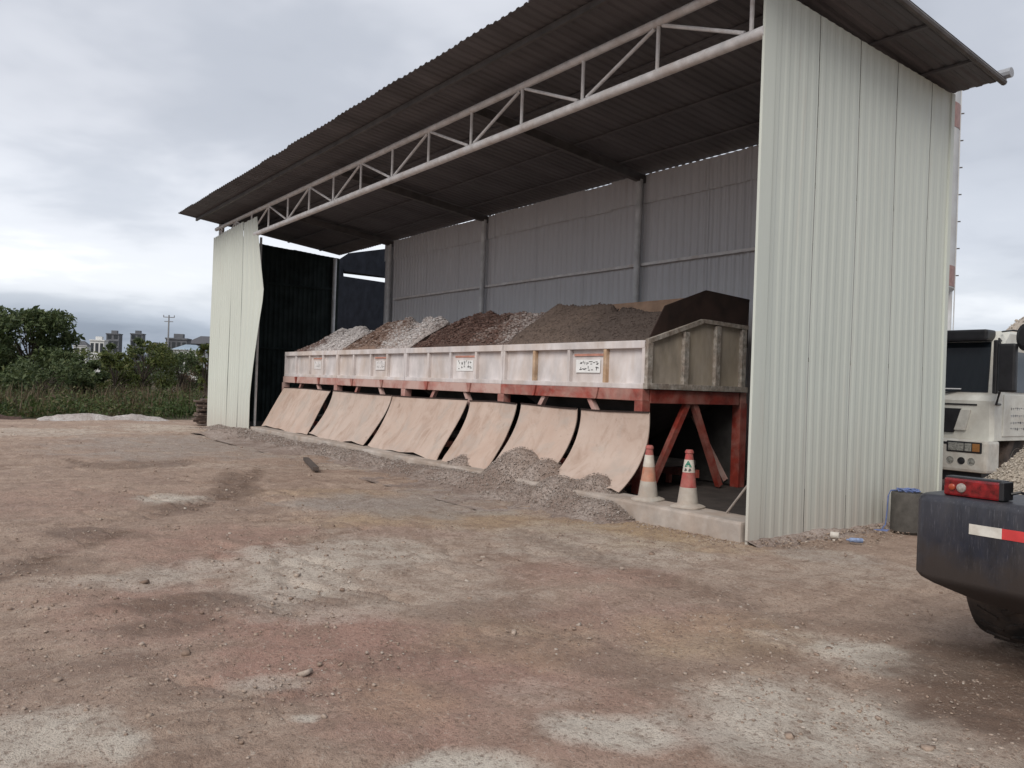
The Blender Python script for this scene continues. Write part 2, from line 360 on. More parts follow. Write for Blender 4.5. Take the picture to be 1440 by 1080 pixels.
# ---- stones (joined, uncountable)
CUBE = np.array([(-1,-1,-1),(1,-1,-1),(1,1,-1),(-1,1,-1),(-1,-1,1),(1,-1,1),(1,1,1),(-1,1,1)], float)*.62
CF = np.array([(0,3,2,1),(4,5,6,7),(0,1,5,4),(1,2,6,5),(2,3,7,6),(3,0,4,7)])
OCT = np.array([(1,0,0),(-1,0,0),(0,1,0),(0,-1,0),(0,0,1),(0,0,-1)], float)
OF = np.array([(0,2,4),(2,1,4),(1,3,4),(3,0,4),(2,0,5),(1,2,5),(3,1,5),(0,3,5)])
def stones(name, pts, sizes, mat, parent=None, kind='stuff', off=(0,0,0), flat=.75):
    n = len(pts); V = np.repeat(CUBE[None], n, 0)*(1+rng.uniform(-.35, .35, (n, 8, 3)))
    V *= np.stack([rng.uniform(.7, 1.25, n), rng.uniform(.7, 1.25, n), rng.uniform(.5, 1, n)*flat], -1)[:, None, :]
    a = rng.uniform(0, 6.28, n); t = rng.uniform(-.5, .5, n); ca, sa, ct, st = np.cos(a), np.sin(a), np.cos(t), np.sin(t)
    x, y, z = V[..., 0], V[..., 1], V[..., 2]
    y, z = y*ct[:, None]-z*st[:, None], y*st[:, None]+z*ct[:, None]
    x, y = x*ca[:, None]-y*sa[:, None], x*sa[:, None]+y*ca[:, None]
    V = np.stack([x, y, z], -1)*np.asarray(sizes)[:, None, None]+np.asarray(pts)[:, None, :]-np.asarray(off)
    Fs = (CF[None]+(np.arange(n)*8)[:, None, None]).reshape(-1, 4)
    o = npmesh(name, V.reshape(-1, 3), Fs, mat, parent, kind=kind)
    vcol(o, 'rnd', np.repeat(rng.random(n), 8)); return o
def stone_mat(name, cols, rough=.9):
    m, nt, b = base_mat(name, rough, 0, .3)
    r = ATTR(nt, 'rnd'); k = len(cols)
    c = RAMP(nt, r, [(i/max(1, k-1), q) for i, q in enumerate(cols)])
    n = NOISE(nt, coords(nt), 40, 4, .7); c = MIX(nt, RAMP(nt, n, [(.35,.4),(.6,0.)]), c, tuple(x*.45 for x in cols[0]))
    LK(nt, c, b.inputs['Base Color']); return m
m_stone = stone_mat('yard_stones', [(.22,.155,.118),(.33,.245,.19),(.43,.35,.29),(.28,.21,.165),(.52,.46,.40)])
n = 17000
u = rng.random(n); 
dep = 3.2*np.exp(u*math.log(26/3.2)); lat = rng.uniform(-.66, .66, n)*dep
px_, py_ = CAM[0]+fw[0]*dep+rt[0]*lat, CAM[1]+fw[1]*dep+rt[1]*lat
cl_ = fbm(px_*.9, py_*.9, 101, 4, .6)
ok = (py_ < -.05) & (rng.random(n) < sstep(.38, .62, cl_)*.95+.08)
px_, py_ = px_[ok], py_[ok]; dd = dep[ok]
sz = np.exp(rng.normal(0, .5, len(px_)))*.0056*(1+dd*.04); sz = np.minimum(sz, .035)
g = stones('loose_stones', np.stack([px_, py_, ground_h(px_, py_)+sz*.15], -1), sz, m_stone)
g['label'] = 'small loose stones strewn over the brown dirt yard'; g['category'] = 'stones'

# ------------------------------------------------------------------ shed
D, H_FRONT = 4.05, 6.30
def roof_z(y): return 6.30-.12*y
XL = -20.45
def sheet_pts(w, ribs, depth, rw=.045, sl=.028, t=.004):
    p = [0.]; q = [0.]
    pitch = w/ribs
    for i in range(ribs):
        c = pitch*(i+.5)
        for du, dv in ((-rw/2-sl,0),(-rw/2,depth),(rw/2,depth),(rw/2+sl,0)): p.append(c+du); q.append(dv)
    p.append(w); q.append(0.); return np.array(p), np.array(q)
def sheet_mesh(name, w, z0, zt0, zt1, ribs, depth, frame, t=.004, rows=1, warp=None):
    """vertical ribbed sheet; frame(u, n, z) -> xyz ; top runs from zt0 (u=0) to zt1 (u=w)"""
    u, nn = sheet_pts(w, ribs, depth)
    V = []; F = []; k = len(u)
    for side in (0, 1):
        for r in range(rows+1):
            for a, b_ in zip(u, nn):
                zt = zt0+(zt1-zt0)*a/w; z = z0+(zt-z0)*r/rows
                du = dn = 0
                if warp: du, dn = warp(a, z)
                V.append(frame(a+du, b_+dn-side*t, z))
    S = (rows+1)*k
    for r in range(rows):
        for i in range(k-1):
            a = r*k+i; F.append((a, a+1, a+1+k, a+k)); F.append((S+a, S+a+k, S+a+1+k, S+a+1))
    for i in range(k-1):
        F.append((i, S+i, S+i+1, i+1)); a = rows*k+i; F.append((a, a+1, S+a+1, S+a))
    for r in range(rows):
        a = r*k; F.append((a, a+k, S+a+k, S+a)); a = r*k+k-1; F.append((a, S+a, S+a+k, a+k))
    me = bpy.data.meshes.new(name); me.from_pydata([tuple(map(float, p)) for p in V], [], F); return me

shed = thing('open_front_shed', 'tall open-fronted shed of pale green corrugated sheet with dark mono-pitch roof', 'shed', (0,0,0))
# near end wall
endw = MB().bar((-.06,.16,.05),(-.06,D,.05),.05,.05).build('end_wall', m_purlin, shed)
for z in (2.0, 4.0): MB().bar((-.06,.16,z),(-.06,D,z),.05,.05).build('girt', m_purlin, endw)
yy = [.155, .99, 1.83, 2.665, 3.5, 4.05]
for i in range(5):
    a, c = yy[i], yy[i+1]
    lift = 0.
    me = sheet_mesh('wall_panel', c-a-.017, -.06, 5.99-.06*a, 5.99-.06*c, 5 if i < 4 else 3, .0055, lambda u_, n_, z, a=a, l=lift: (-.028+n_+l, a+.004+u_, z),
                    rows=6, warp=lambda u_, z, a=a: (0, .006*math.sin(z*1.3+(a+u_)*1.7)))
    link('wall_panel', me, m_wall, endw)
# folded corner flashing at the front edge of the end wall
fl = MB()
fl.box((-.035,-.035,-.05),(-.002,-.028,6.0)).box((-.009,-.028,-.05),(-.002,.165,5.99)); fl.build('corner_flashing', m_wall, endw)
MB().box((-.035, D-.08, -.05),(.004, D+.004, 5.75)).build('corner_flashing', m_wall, endw)
# back wall : three clad bays, the far bay left open
bw = MB()
for z in (4.0,): bw.bar((XL+4.35, D-.09, z), (-.05, D-.09, z), .05, .055)
backw = bw.build('back_wall', m_truss, shed)
w_ = .84; x = -.05; proto = None
while x > XL+4.3:
    if proto is None:
        proto = sheet_mesh('back_panel', w_+.03, 0., 5.69, 5.69, 5, .02, lambda u_, n_, z: (u_, -n_, z))
    o = link('back_panel', proto, m_back, backw, loc=(x-w_, D-.018-.008*(int(round(x/w_)) % 2), random.uniform(-.012, .012)))
    x -= w_
# upper lapped row of sheets on the back wall
x = -.05; proto = None
while x > XL+4.3:
    if proto is None: proto = sheet_mesh('lap_panel', w_+.03, 5.20, 5.762, 5.762, 5, .02, lambda u_, n_, z: (u_, -n_, z))
    link('lap_panel', proto, m_back, backw, loc=(x-w_, D-.052-.008*(int(round(x/w_)) % 2), random.uniform(-.025, .012))); x -= w_
# far end wall, dark inside
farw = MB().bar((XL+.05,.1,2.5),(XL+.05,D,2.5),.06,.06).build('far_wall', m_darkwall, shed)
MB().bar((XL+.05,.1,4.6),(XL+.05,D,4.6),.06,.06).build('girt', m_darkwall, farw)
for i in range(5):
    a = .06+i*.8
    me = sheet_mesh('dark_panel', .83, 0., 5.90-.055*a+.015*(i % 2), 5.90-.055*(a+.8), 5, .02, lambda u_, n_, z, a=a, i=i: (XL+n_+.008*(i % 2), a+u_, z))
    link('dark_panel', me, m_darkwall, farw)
# front return panel at the far end, three full sheets and a buckled one
fr = MB().bar((XL+.1,.06,3.0),(XL+2.6,.06,3.0),.05,.05).build('front_panel', m_purlin, shed)
fx0 = [XL, XL+1.0, XL+2.0]
for i, xx in enumerate(fx0):
    me = sheet_mesh('wall_panel', .995, -.02, 5.86+.03*(i-1)-.02, 5.86+.03*i-.02, 5, .022, lambda u_, n_, z, xx=xx, i=i: (xx+u_, -n_-.105-.006*(i % 2), z), rows=4,
                    warp=lambda u_, z, i=i: (0, .01*math.sin(z*.9+i)))
    link('wall_panel', me, m_wall, fr)
def buckle(u_, z):
    t = max(0., 1-abs(z-3.85)/2.9)
    return (.045*max(0., 1-abs(z-3.4)/1.7)*(1-u_/.8)+.32*t*u_/.8+.12*(1-z/6.)*u_/.8, -(.20*t**1.5+.04)*(u_/.8)**1.4)
me = sheet_mesh('buckled_panel', .80, -.02, 5.85, 5.92, 4, .022, lambda u_, n_, z: (XL+3.03+u_, -n_-.11, z), rows=18, warp=buckle)
bp = link('buckled_panel', me, m_wall, fr); bp['label'] = 'buckled edge sheet pushed inward, with a dark split beside it'
MB().tube([(XL+3.72, .16, 0.), (XL+3.72, .16, 5.4)], .035, 8).build('edge_post', m_column, fr)
# roof sheets (ribs run front to back), purlins, rafters
RX0, RX1, RY0, RY1 = -20.55, .60, -1.15, 4.14
pr = MB()
pr.bar((RX0+.05, -.62, roof_z(-.62)-.05), (RX1-.03, -.62, roof_z(-.62)-.05), .05, .09)
roof = pr.build('roof', m_purlin, shed)
for y in (.95, 2.3, 3.4): MB().bar((RX0+.05, y, roof_z(y)-.02), (RX1-.03, y, roof_z(y)-.02), .06, .03).build('purlin', m_roof, roof)
nrf = 25; rw = (RX1-RX0)/nrf
def roof_frame(u_, n_, s): y = RY0+s; return (u_, y, roof_z(y)+n_+.004)
rm = sheet_mesh('roof_panel', rw+.01, 0., RY1-RY0, RY1-RY0, 5, .019, roof_frame, t=.004)
for i in range(nrf):
    link('roof_panel', rm, m_roof, roof, loc=(RX0+i*rw, random.uniform(-.02, .02), .0045*(i % 2)))
MB().tube([(RX0-.02, RY1+.02, roof_z(RY1)+.085), (RX1+.06, RY1+.02, roof_z(RY1)+.085)], .065, 10).build('gutter', m_flash, roof)
MB().tube([(RX1-.02, y, roof_z(y)-.035) for y in (RY0, RY1)], .04, 8).build('verge_trim', m_purlin, roof)
BAYS = [-.35, -5.84, -11.25, -16.3, XL+.12]
for x in BAYS:
    if x > XL+1: MB().bar((x, .05, roof_z(.05)-.17), (x, D-.05, roof_z(D)-.16), .10, .15).build('rafter', m_purlin, shed)
    if x < -.5: MB().tube([(x, D-.17, 0), (x, D-.17, 5.64)], .065, 12).build('column', m_column, shed, smooth='auto')
    else: MB().tube([(x, D-.24, 0), (x, D-.24, 5.64)], .085, 12).build('column', m_column, shed, smooth='auto')
MB().tube([(-.13, .32, 0), (-.13, .32, 6.15)], .08, 12).build('column', m_column, shed, smooth='auto')
MB().tube([(XL+.12, .10, 0), (XL+.12, .10, 6.25)], .085, 12).build('column', m_column, shed, smooth='auto')
# front truss
tr = MB().tube([(XL, 0, 5.47), (-.02, 0, 5.47)], .064, 12); truss = tr.build('truss', m_truss, shed, smooth='auto'); 
MB().tube([(XL-.1, 0, 6.11), (-.02, 0, 6.11)], .055, 12).build('upper_chord', m_truss, truss, smooth='auto')
tv = [-.21-1.408*i for i in range(15)]
for i, x in enumerate(tv):
    MB().tube([(x, 0, 5.53), (x, 0, 6.06)], .025, 8).build('truss_post', m_truss, truss, smooth='auto')
    if i < 14:
        xo, xe = (x, tv[i+1]) if i % 2 else (tv[i+1], x)      # odd posts carry the diagonals at their top
        sg = 1 if xe > xo else -1
        MB().tube([(xo+sg*.07, 0, 6.05), (xe-sg*.09, 0, 5.54)], .024, 8).build('truss_diagonal', m_truss, truss, smooth='auto')

# concrete plinth along the open front, floor slab behind it
m_conc = simple('kerb_concrete', (.46,.41,.37), .9, var=.25, scale=3, dust=.4, dustc=(.30,.22,.165), bmp=.4)
kb = MB()
kx = np.linspace(XL+3.8, -.02, 60)
kb = MB().box((XL+3.8, -.02, -.1), (-.105, .46, .2), .03)
ko = kb.build('concrete_kerb', m_conc, None, off=(-10,.2,0)); ko.location = (-10,.2,0)
tag(ko, 'low pale concrete kerb running along the open front of the shed', 'kerb')
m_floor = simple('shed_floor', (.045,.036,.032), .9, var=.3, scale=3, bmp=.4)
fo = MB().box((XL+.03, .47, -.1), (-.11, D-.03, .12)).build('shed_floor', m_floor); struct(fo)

# ------------------------------------------------------------------ building behind, seen through the open far bay
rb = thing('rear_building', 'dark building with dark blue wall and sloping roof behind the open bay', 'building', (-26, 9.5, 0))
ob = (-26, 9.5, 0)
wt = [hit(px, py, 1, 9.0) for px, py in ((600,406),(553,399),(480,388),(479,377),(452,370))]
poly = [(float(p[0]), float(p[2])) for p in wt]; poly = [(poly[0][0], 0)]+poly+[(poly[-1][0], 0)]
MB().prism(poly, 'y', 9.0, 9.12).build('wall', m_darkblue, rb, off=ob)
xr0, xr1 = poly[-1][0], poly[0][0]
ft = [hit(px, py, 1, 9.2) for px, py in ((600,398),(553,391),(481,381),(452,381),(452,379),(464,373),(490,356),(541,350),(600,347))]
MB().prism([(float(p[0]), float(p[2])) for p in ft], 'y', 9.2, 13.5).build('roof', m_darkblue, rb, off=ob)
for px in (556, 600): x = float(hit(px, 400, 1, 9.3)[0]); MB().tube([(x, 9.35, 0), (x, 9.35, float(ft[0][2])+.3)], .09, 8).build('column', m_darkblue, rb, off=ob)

# ------------------------------------------------------------------ aggregate hopper (four bins)
HX0, HX1, HY0, HY1 = -2.63, -16.82, 1.0, 3.13
m_hop = simple('dusty_white_paint', (.63,.59,.585), .75, var=.2, scale=3.2, dust=.32, dustc=(.46,.35,.27), stretch=(1,1,.5), bmp=.15)
m_red = simple('red_paint', (.30,.042,.026), .6, var=.35, scale=5, dust=.55, dustc=(.40,.26,.22), bmp=.2)
m_redd = simple('dusty_red_paint', (.36,.10,.075), .8, var=.25, scale=4, dust=.8, dustc=(.50,.37,.33), bmp=.2)
m_rust = simple('ochre_stained_paint', (.50,.38,.28), .8, var=.3, scale=8, dust=.5, dustc=(.40,.24,.13))
m_redc = simple('deep_red_paint', (.24,.032,.020), .55, var=.3, scale=6, dust=.28, dustc=(.34,.20,.165))
m_end = simple('grey_end_steel', (.38,.33,.275), .75, var=.3, scale=4, dust=.35, dustc=(.36,.30,.22), stretch=(1,1,.4))
m_endr = simple('worn_end_rib', (.40,.37,.33), .75, var=.4, scale=14, dust=.4, dustc=(.16,.11,.08))
m_blk = simple('dark_rusty_plate', (.034,.018,.014), .75, var=.4, scale=3)
m_dark = simple('dark_machinery', (.05,.045,.042), .7, var=.35, scale=3)
hop = thing('aggregate_hopper', 'long four-bin aggregate hopper with dusty white sides on red steel frame', 'hopper', (HX0, HY0, .12)); oh = (HX0, HY0, .12)
edges = [-2.63, -6.10, -9.69, -13.20, -16.82]
ribs = [-3.47, -4.31, -5.21, -6.98, -7.88, -8.73, -10.54, -11.36, -12.27, -14.11, -15.01, -15.98]
allx = sorted(edges+ribs, reverse=True)
for side, yb in ((-1, HY0), (1, HY1)):
    s = side
    # skin panels between ribs, each its own sheet set back from the ribs
    for a, c in zip(allx[:-1], allx[1:]):
        y0 = yb+.045 if s < 0 else yb-.065
        MB().box((c+.028, y0+random.uniform(-.006, .006), 1.655), (a-.028, y0+.02, 2.19), .004).build('side_panel', m_hop, hop, off=oh)
    for e in ribs: MB().box((e-.032, yb-.02 if s < 0 else yb-.05, 1.66), (e+.032, yb+.05 if s < 0 else yb+.02, 2.185), .006).build('rib', m_rust if e in (-3.47, -5.21) else m_hop, hop, off=oh)
    for k in range(4):
        a, c = edges[k], edges[k+1]
        MB().box((c+.012, yb-.03, 2.175), (a-.012, yb+.07, 2.285), .008).build('top_rail', m_hop, hop, off=oh)
        MB().box((c+.012, yb-.03, 1.60), (a-.012, yb+.07, 1.675), .008).build('bottom_rail', m_hop, hop, off=oh)
        for e, d_ in ((a, -1), (c, 1)): MB().box((min(e, e+d_*.065)+.006*(d_ > 0), yb-.024, 1.66), (max(e, e+d_*.065)-.006*(d_ < 0), yb+.06, 2.19), .006).build('end_rib', m_hop, hop, off=oh)
    for k in range(4): MB().box((edges[k+1]+(.004 if k < 3 else 0), yb-.05, 1.43), (edges[k]-(.004 if k else 0), yb+.09, 1.598), .008).build('red_beam', m_red if k == 0 else m_redd, hop, off=oh)
    for e in edges:
        MB().box((e-.09 if e < -2.7 else e-.16, yb-.045, .12), (e+.09 if e < -2.7 else e-.0, yb+.11, 1.43), .006).build('red_post', m_redc if e > -3 else (m_red if e > -6.5 else m_redd), hop, off=oh)
    for k in range(4):
        a, c = edges[k], edges[k+1]; m_ = (a+c)/2
        MB().bar((m_+.55, yb+.03, 1.44), (a-.28, yb+.03, .2), .08, .08).build('red_brace', m_redd, hop, off=oh)
        MB().bar((m_-.55, yb+.03, 1.44), (c+.28, yb+.03, .2), .08, .08).build('red_brace', m_redd, hop, off=oh)
    for k in range(4):                                              # little hanger brackets on the beam
        a, c = edges[k], edges[k+1]
        for t in (.28, .72):
            xm = a+(c-a)*t; yq = yb-.05 if s < 0 else yb+.09
            MB().prism([(xm-.07, 1.60), (xm+.07, 1.60), (xm+.03, 1.44), (xm-.01, 1.43)], 'y', yq-.03*(s < 0), yq+.03*(s > 0)).build('bracket', m_red, hop, off=oh)
# near end: peaked steel end with ribs, rim and dark raised plate
prof = [(HY0-.02,1.62),(HY0-.02,2.26),(1.75,2.46),(2.14,2.61),(HY1+.02,2.58),(HY1+.02,1.62)]
MB().prism(prof, 'x', HX0-.035, HX0-.012).build('end_plate', m_end, hop, off=oh)
for y, zt in ((1.03,2.25),(1.77,2.45),(2.46,2.58),(3.06,2.57)):
    MB().box((HX0-.012, y-.05, 1.68), (HX0+.055, y+.05, zt), .006).build('end_rib', m_endr, hop, off=oh)
for p, q in (((1.0,2.27),(2.13,2.635)),((2.13,2.635),(3.15,2.605))):
    MB().bar((HX0+.01, *p), (HX0+.01, *q), .08, .06).build('end_rail', m_endr, hop, off=oh)
MB().box((HX0-.02, HY0-.03, 1.60), (HX0+.065, HY1+.03, 1.685), .006).build('end_rail', m_endr, hop, off=oh)
MB().box((HX0-.15, HY0+.1, 1.40), (HX0+.01, HY1-.1, 1.595), .008).build('red_beam', m_redc, hop, off=oh)
MB().add([(HX0-.02,1.06,2.31),(HX0-.02,2.13,2.67),(HX0-.02,3.17,2.64),(HX0+.02,3.19,3.05),(HX0+.02,2.18,3.10),(HX0+.0,1.34,2.80),
          (HX0-.035,1.06,2.31),(HX0-.035,2.13,2.67),(HX0-.035,3.17,2.64),(HX0+.005,3.19,3.05),(HX0+.005,2.18,3.10),(HX0-.015,1.34,2.80)],
         [(0,1,4,5),(1,2,3,4),(11,10,7,6),(10,9,8,7),(0,5,11,6),(5,4,10,11),(4,3,9,10),(3,2,8,9),(2,1,7,8),(1,0,6,7)]).build('raised_end_plate', m_blk, hop, off=oh)
MB().box((HX0-.9, 3.19, 2.3), (HX0+.0, 3.205, 3.03)).build('raised_side_plate', m_blk, hop, off=oh)
MB().bar((HX0-.07, 1.95, 1.42), (HX0-.07, 1.22, .16), .08, .09).build('end_brace', m_redc, hop, off=oh)
MB().bar((HX0-.07, 2.08, 1.42), (HX0-.07, 2.72, .16), .08, .09).build('end_brace', m_redc, hop, off=oh)
MB().box((HX1+.012, HY0-.02, 1.62), (HX1+.035, HY1+.02, 2.28)).build('far_end_plate', m_end, hop, off=oh)
m_tan = simple('tan_board', (.40,.26,.18), .8, var=.25, scale=4)
MB().box((-6.0, HY1+.03, 2.25), (HX0-.95, HY1+.05, 3.16)).build('rear_board', m_tan, hop, off=oh)
for e in edges[1:-1]:                                                # dividers between bins, standing proud of the fill
    MB().prism([(HY0+.08,1.7),(HY0+.08,2.29),(1.45,2.55),(2.0,2.86),(2.4,2.84),(HY1-.08,2.4),(HY1-.08,1.7)], 'x', e-.012, e+.012).build('divider', m_blk, hop, off=oh)
for k in range(4):                                                   # discharge cones under each bin
    a, c = edges[k]-.1, edges[k+1]+.1; m_ = (a+c)/2
    V = [(c,HY0+.1,1.58),(a,HY0+.1,1.58),(a,HY1-.1,1.58),(c,HY1-.1,1.58),(m_-.45,1.8,.75),(m_+.45,1.8,.75),(m_+.45,2.3,.75),(m_-.45,2.3,.75)]
    MB().add(V, [(0,1,5,4),(1,2,6,5),(2,3,7,6),(3,0,4,7),(4,5,6,7),(3,2,1,0)]).build('discharge_cone', m_dark, hop, off=oh)
for a, c in zip(edges[:-1], edges[1:]): MB().box((c+.1, HY1+.02, .15), (a-.17, HY1+.035, 1.42)).build('added_shade_sheet', m_dark, hop, off=oh)  # added dark sheets standing in for the deep shade behind the frame
MB().box((HX1, 1.65, .45), (HX0-.3, 2.45, .53), .01).build('belt_conveyor', m_dark, hop, off=oh)
MB().bar((HX1, 1.6, .32), (HX0-.3, 1.6, .32), .06, .12).build('conveyor_rail', m_red, hop, off=oh)
MB().bar((HX1, 2.5, .32), (HX0-.3, 2.5, .32), .06, .12).build('conveyor_rail', m_red, hop, off=oh)
for xx in np.arange(HX1+.5, HX0-.2, 1.6):
    MB().box((xx-.04, 1.58, .12), (xx+.04, 1.64, .30)).box((xx-.04, 2.46, .12), (xx+.04, 2.52, .30)).build('conveyor_leg', m_red, hop, off=oh)
# printed notices: white sheet with black marks under a faded red line
m_notice = simple('notice_white', (.74,.74,.73), .6, var=.08)
m_ink = simple('notice_ink', (.07,.065,.065), .6); m_inkf = simple('faded_ink', (.40,.38,.37), .6); m_notf = simple('faded_notice', (.68,.655,.645), .7, var=.1); m_rink = simple('notice_red', (.52,.25,.19), .6, var=.2)
def notice(xc, w, strong=1):
    y = HY0+.030
    p = MB().box((xc-w/2, y, 1.82), (xc+w/2, y+.006, 2.02)).build('notice', m_notice if strong else m_notf, hop, off=oh)
    MB().box((xc-w/2-.05, y, 2.075), (xc+w/2+.06, y+.006, 2.11)).build('red_line', m_rink, p)  .location = (-oh[0], -oh[1], -oh[2])
    q = MB(); rr = random.Random(int(-xc*10))
    for row in range(2):
        for i in range(5):
            x0 = xc-w*.40+i*w*.165; z0 = 1.85+row*.085
            for _ in range(3):
                if rr.random() < .8:
                    ax, az = x0+rr.uniform(0, w*.12), z0+rr.uniform(0, .05)
                    if rr.random() < .5: q.box((ax, y-.002, az), (ax+w*.08, y-.0005, az+.012))
                    else: q.box((ax, y-.002, az), (ax+.014, y-.0005, az+.04))
    if q.v: q.build('printed_marks', m_ink if strong else m_inkf, p).location = (-oh[0], -oh[1], -oh[2])
for xc, w in ((-3.90,.56), (-7.42,.58), (-10.95,.44), (-14.55,.44)): notice(xc, w, xc > -9)

# ------------------------------------------------------------------ aggregate in the bins
def heap_mat(name, ca, cb, cdark, scale=9, attr=False):
    m, nt, b = base_mat(name, .95, 0, .2)
    v = coords(nt); n1 = NOISE(nt, v, 1.1, 5, .6, .5); n2 = NOISE(nt, v, scale, 5, .7); n3 = NOISE(nt, v, scale*4, 3, .7)
    if attr: n1 = MATH(nt, 'ADD', MATH(nt, 'MULTIPLY', ATTR(nt, 'mixf'), .6), MATH(nt, 'MULTIPLY', n1, .4)); c = MIX(nt, RAMP(nt, n1, [(.25,0.),(.75,1.)]), ca, cb)
    else: c = MIX(nt, RAMP(nt, n1, [(.4,0.),(.58,1.)]), ca, cb)
    c = MIX(nt, RAMP(nt, n2, [(.36,.75),(.52,0.)]), c, cdark); c = MIX(nt, RAMP(nt, n3, [(.4,.5),(.55,0.)]), c, cdark)
    LK(nt, c, b.inputs['Base Color']); bump(nt, b, n2, .7, .04); return m
hm = {'grey': heap_mat('grey_gravel', (.15,.085,.07), (.50,.465,.455), (.12,.09,.082), attr=True),
      'tan': heap_mat('mixed_gravel', (.23,.155,.12), (.48,.435,.42), (.11,.08,.07), attr=True),
      'brown': heap_mat('brown_gravel', (.10,.062,.05), (.19,.145,.13), (.045,.032,.028), attr=True),
      'sand': heap_mat('dark_sand', (.15,.112,.092), (.10,.078,.068), (.06,.046,.04), 16, attr=True)}
sm = {'grey': stone_mat('grey_gravel_stones', [(.10,.06,.05),(.20,.14,.12),(.42,.38,.37),(.52,.49,.48),(.62,.59,.58)]),
      'tan': stone_mat('mixed_gravel_stones', [(.13,.08,.06),(.22,.15,.12),(.38,.31,.28),(.50,.47,.46),(.60,.57,.56)]),
      'brown': stone_mat('brown_gravel_stones', [(.075,.042,.034),(.13,.075,.06),(.19,.135,.115),(.30,.25,.23),(.40,.36,.345)]),
      'sand': stone_mat('dark_sand_stones', [(.16,.12,.10),(.12,.092,.08),(.08,.06,.052)])}
def bin_heap(k, kind, crest, label, tilt=0., nst=5200, ssz=.024, rough=.07, mixr=(.2,.6)):
    a, c = edges[k]-.04, edges[k+1]+.04
    nx, ny = 70, 44
    xs = np.linspace(c, a, nx); ys = np.linspace(HY0+.07, HY1-.07, ny); Xh, Yh = np.meshgrid(xs, ys)
    def hf(x, y):
        u_ = (x-c)/(a-c); v_ = (y-HY0)/(HY1-HY0)
        ridge = np.clip(1-np.abs(v_-.50)/.50, 0, 1)**.85
        ex = .80+.20*np.sin(np.clip(u_, 0, 1)*math.pi)**.6+tilt*(u_-.5)
        if k == 3: ex = ex*sstep(-.25, .42, u_)
        h = 2.24+(crest-2.24)*ridge*ex
        sc_ = np.abs(fbm(x*.9+7*k, y*.9, 240+k, 3)-.5)
        return h-.10*np.exp(-(sc_/.035)**2)*ridge+(fbm(x*1.8, y*1.8, 200+k, 4)-.5)*rough*3.6*(.25+ridge)+(fbm(x*11, y*11, 230+k, 2)-.5)*rough*.7
    Zh = hf(Xh, Yh)
    V = np.stack([Xh, Yh, Zh], -1).reshape(-1, 3); cx, cy_ = (a+c)/2, 2.0
    id_ = np.arange(nx*ny).reshape(ny, nx)
    Fh = np.stack([id_[:-1,:-1], id_[:-1,1:], id_[1:,1:], id_[1:,:-1]], -1).reshape(-1, 4)
    # skirt down to the floor of the bin so that the heap is solid
    ring = np.concatenate([id_[0,:-1], id_[:-1,-1], id_[-1,:0:-1], id_[:0:-1,0]]); base = len(V)
    B = V[ring].copy(); B[:, 2] = 1.72; V = np.concatenate([V, B]); m_ = len(ring); j = np.arange(m_)
    Fh = np.concatenate([Fh, np.stack([ring[j], base+j, base+(j+1) % m_, ring[(j+1) % m_]], -1)])
    off = np.array([cx, cy_, 1.72])
    t = thing('gravel_heap' if kind != 'sand' else 'sand_heap', label, 'heap', tuple(off), group='aggregate heaped in the hopper bins')
    hb_ = npmesh('heap_body', V-off, Fh, hm[kind], t, smooth=True)
    mixf = lambda x, y: np.clip(sstep(*mixr, (x-c)/(a-c)+(y-2)*.22+(fbm(x*2.2, y*2.2, 260+k, 4)-.5)*.55), 0, 1)
    vcol(hb_, 'mixf', mixf(V[:, 0], V[:, 1]))
    x = rng.uniform(c+.03, a-.03, nst); y = rng.uniform(HY0+.09, HY1-.3, nst)
    s = np.exp(rng.normal(0, .35, nst))*ssz
    so_ = stones('surface_stones', np.stack([x, y, hf(x, y)+s*.2], -1), s, sm[kind], t, off=off)
    so_.data.attributes['rnd'].data.foreach_set('value', np.repeat(np.clip(mixf(x, y)*.62+rng.random(nst)*.52-.07, 0, 1), 8).astype(np.float32))
bin_heap(3, 'grey', 2.98, 'light grey gravel heaped in the hopper bin farthest from the cones', .1, mixr=(.1,.5))
bin_heap(2, 'tan', 3.06, 'tan to pale grey gravel heap in the second bin from the far end', .12, mixr=(.2,.75))
bin_heap(1, 'brown', 3.04, 'reddish brown coarse gravel heap in the third bin from the far end', .05, rough=.07, mixr=(.3,.9))
bin_heap(0, 'sand', 2.97, 'dark brown sand heap in the nearest bin beside the black plate', -.55, nst=3500, ssz=.012, rough=.045)

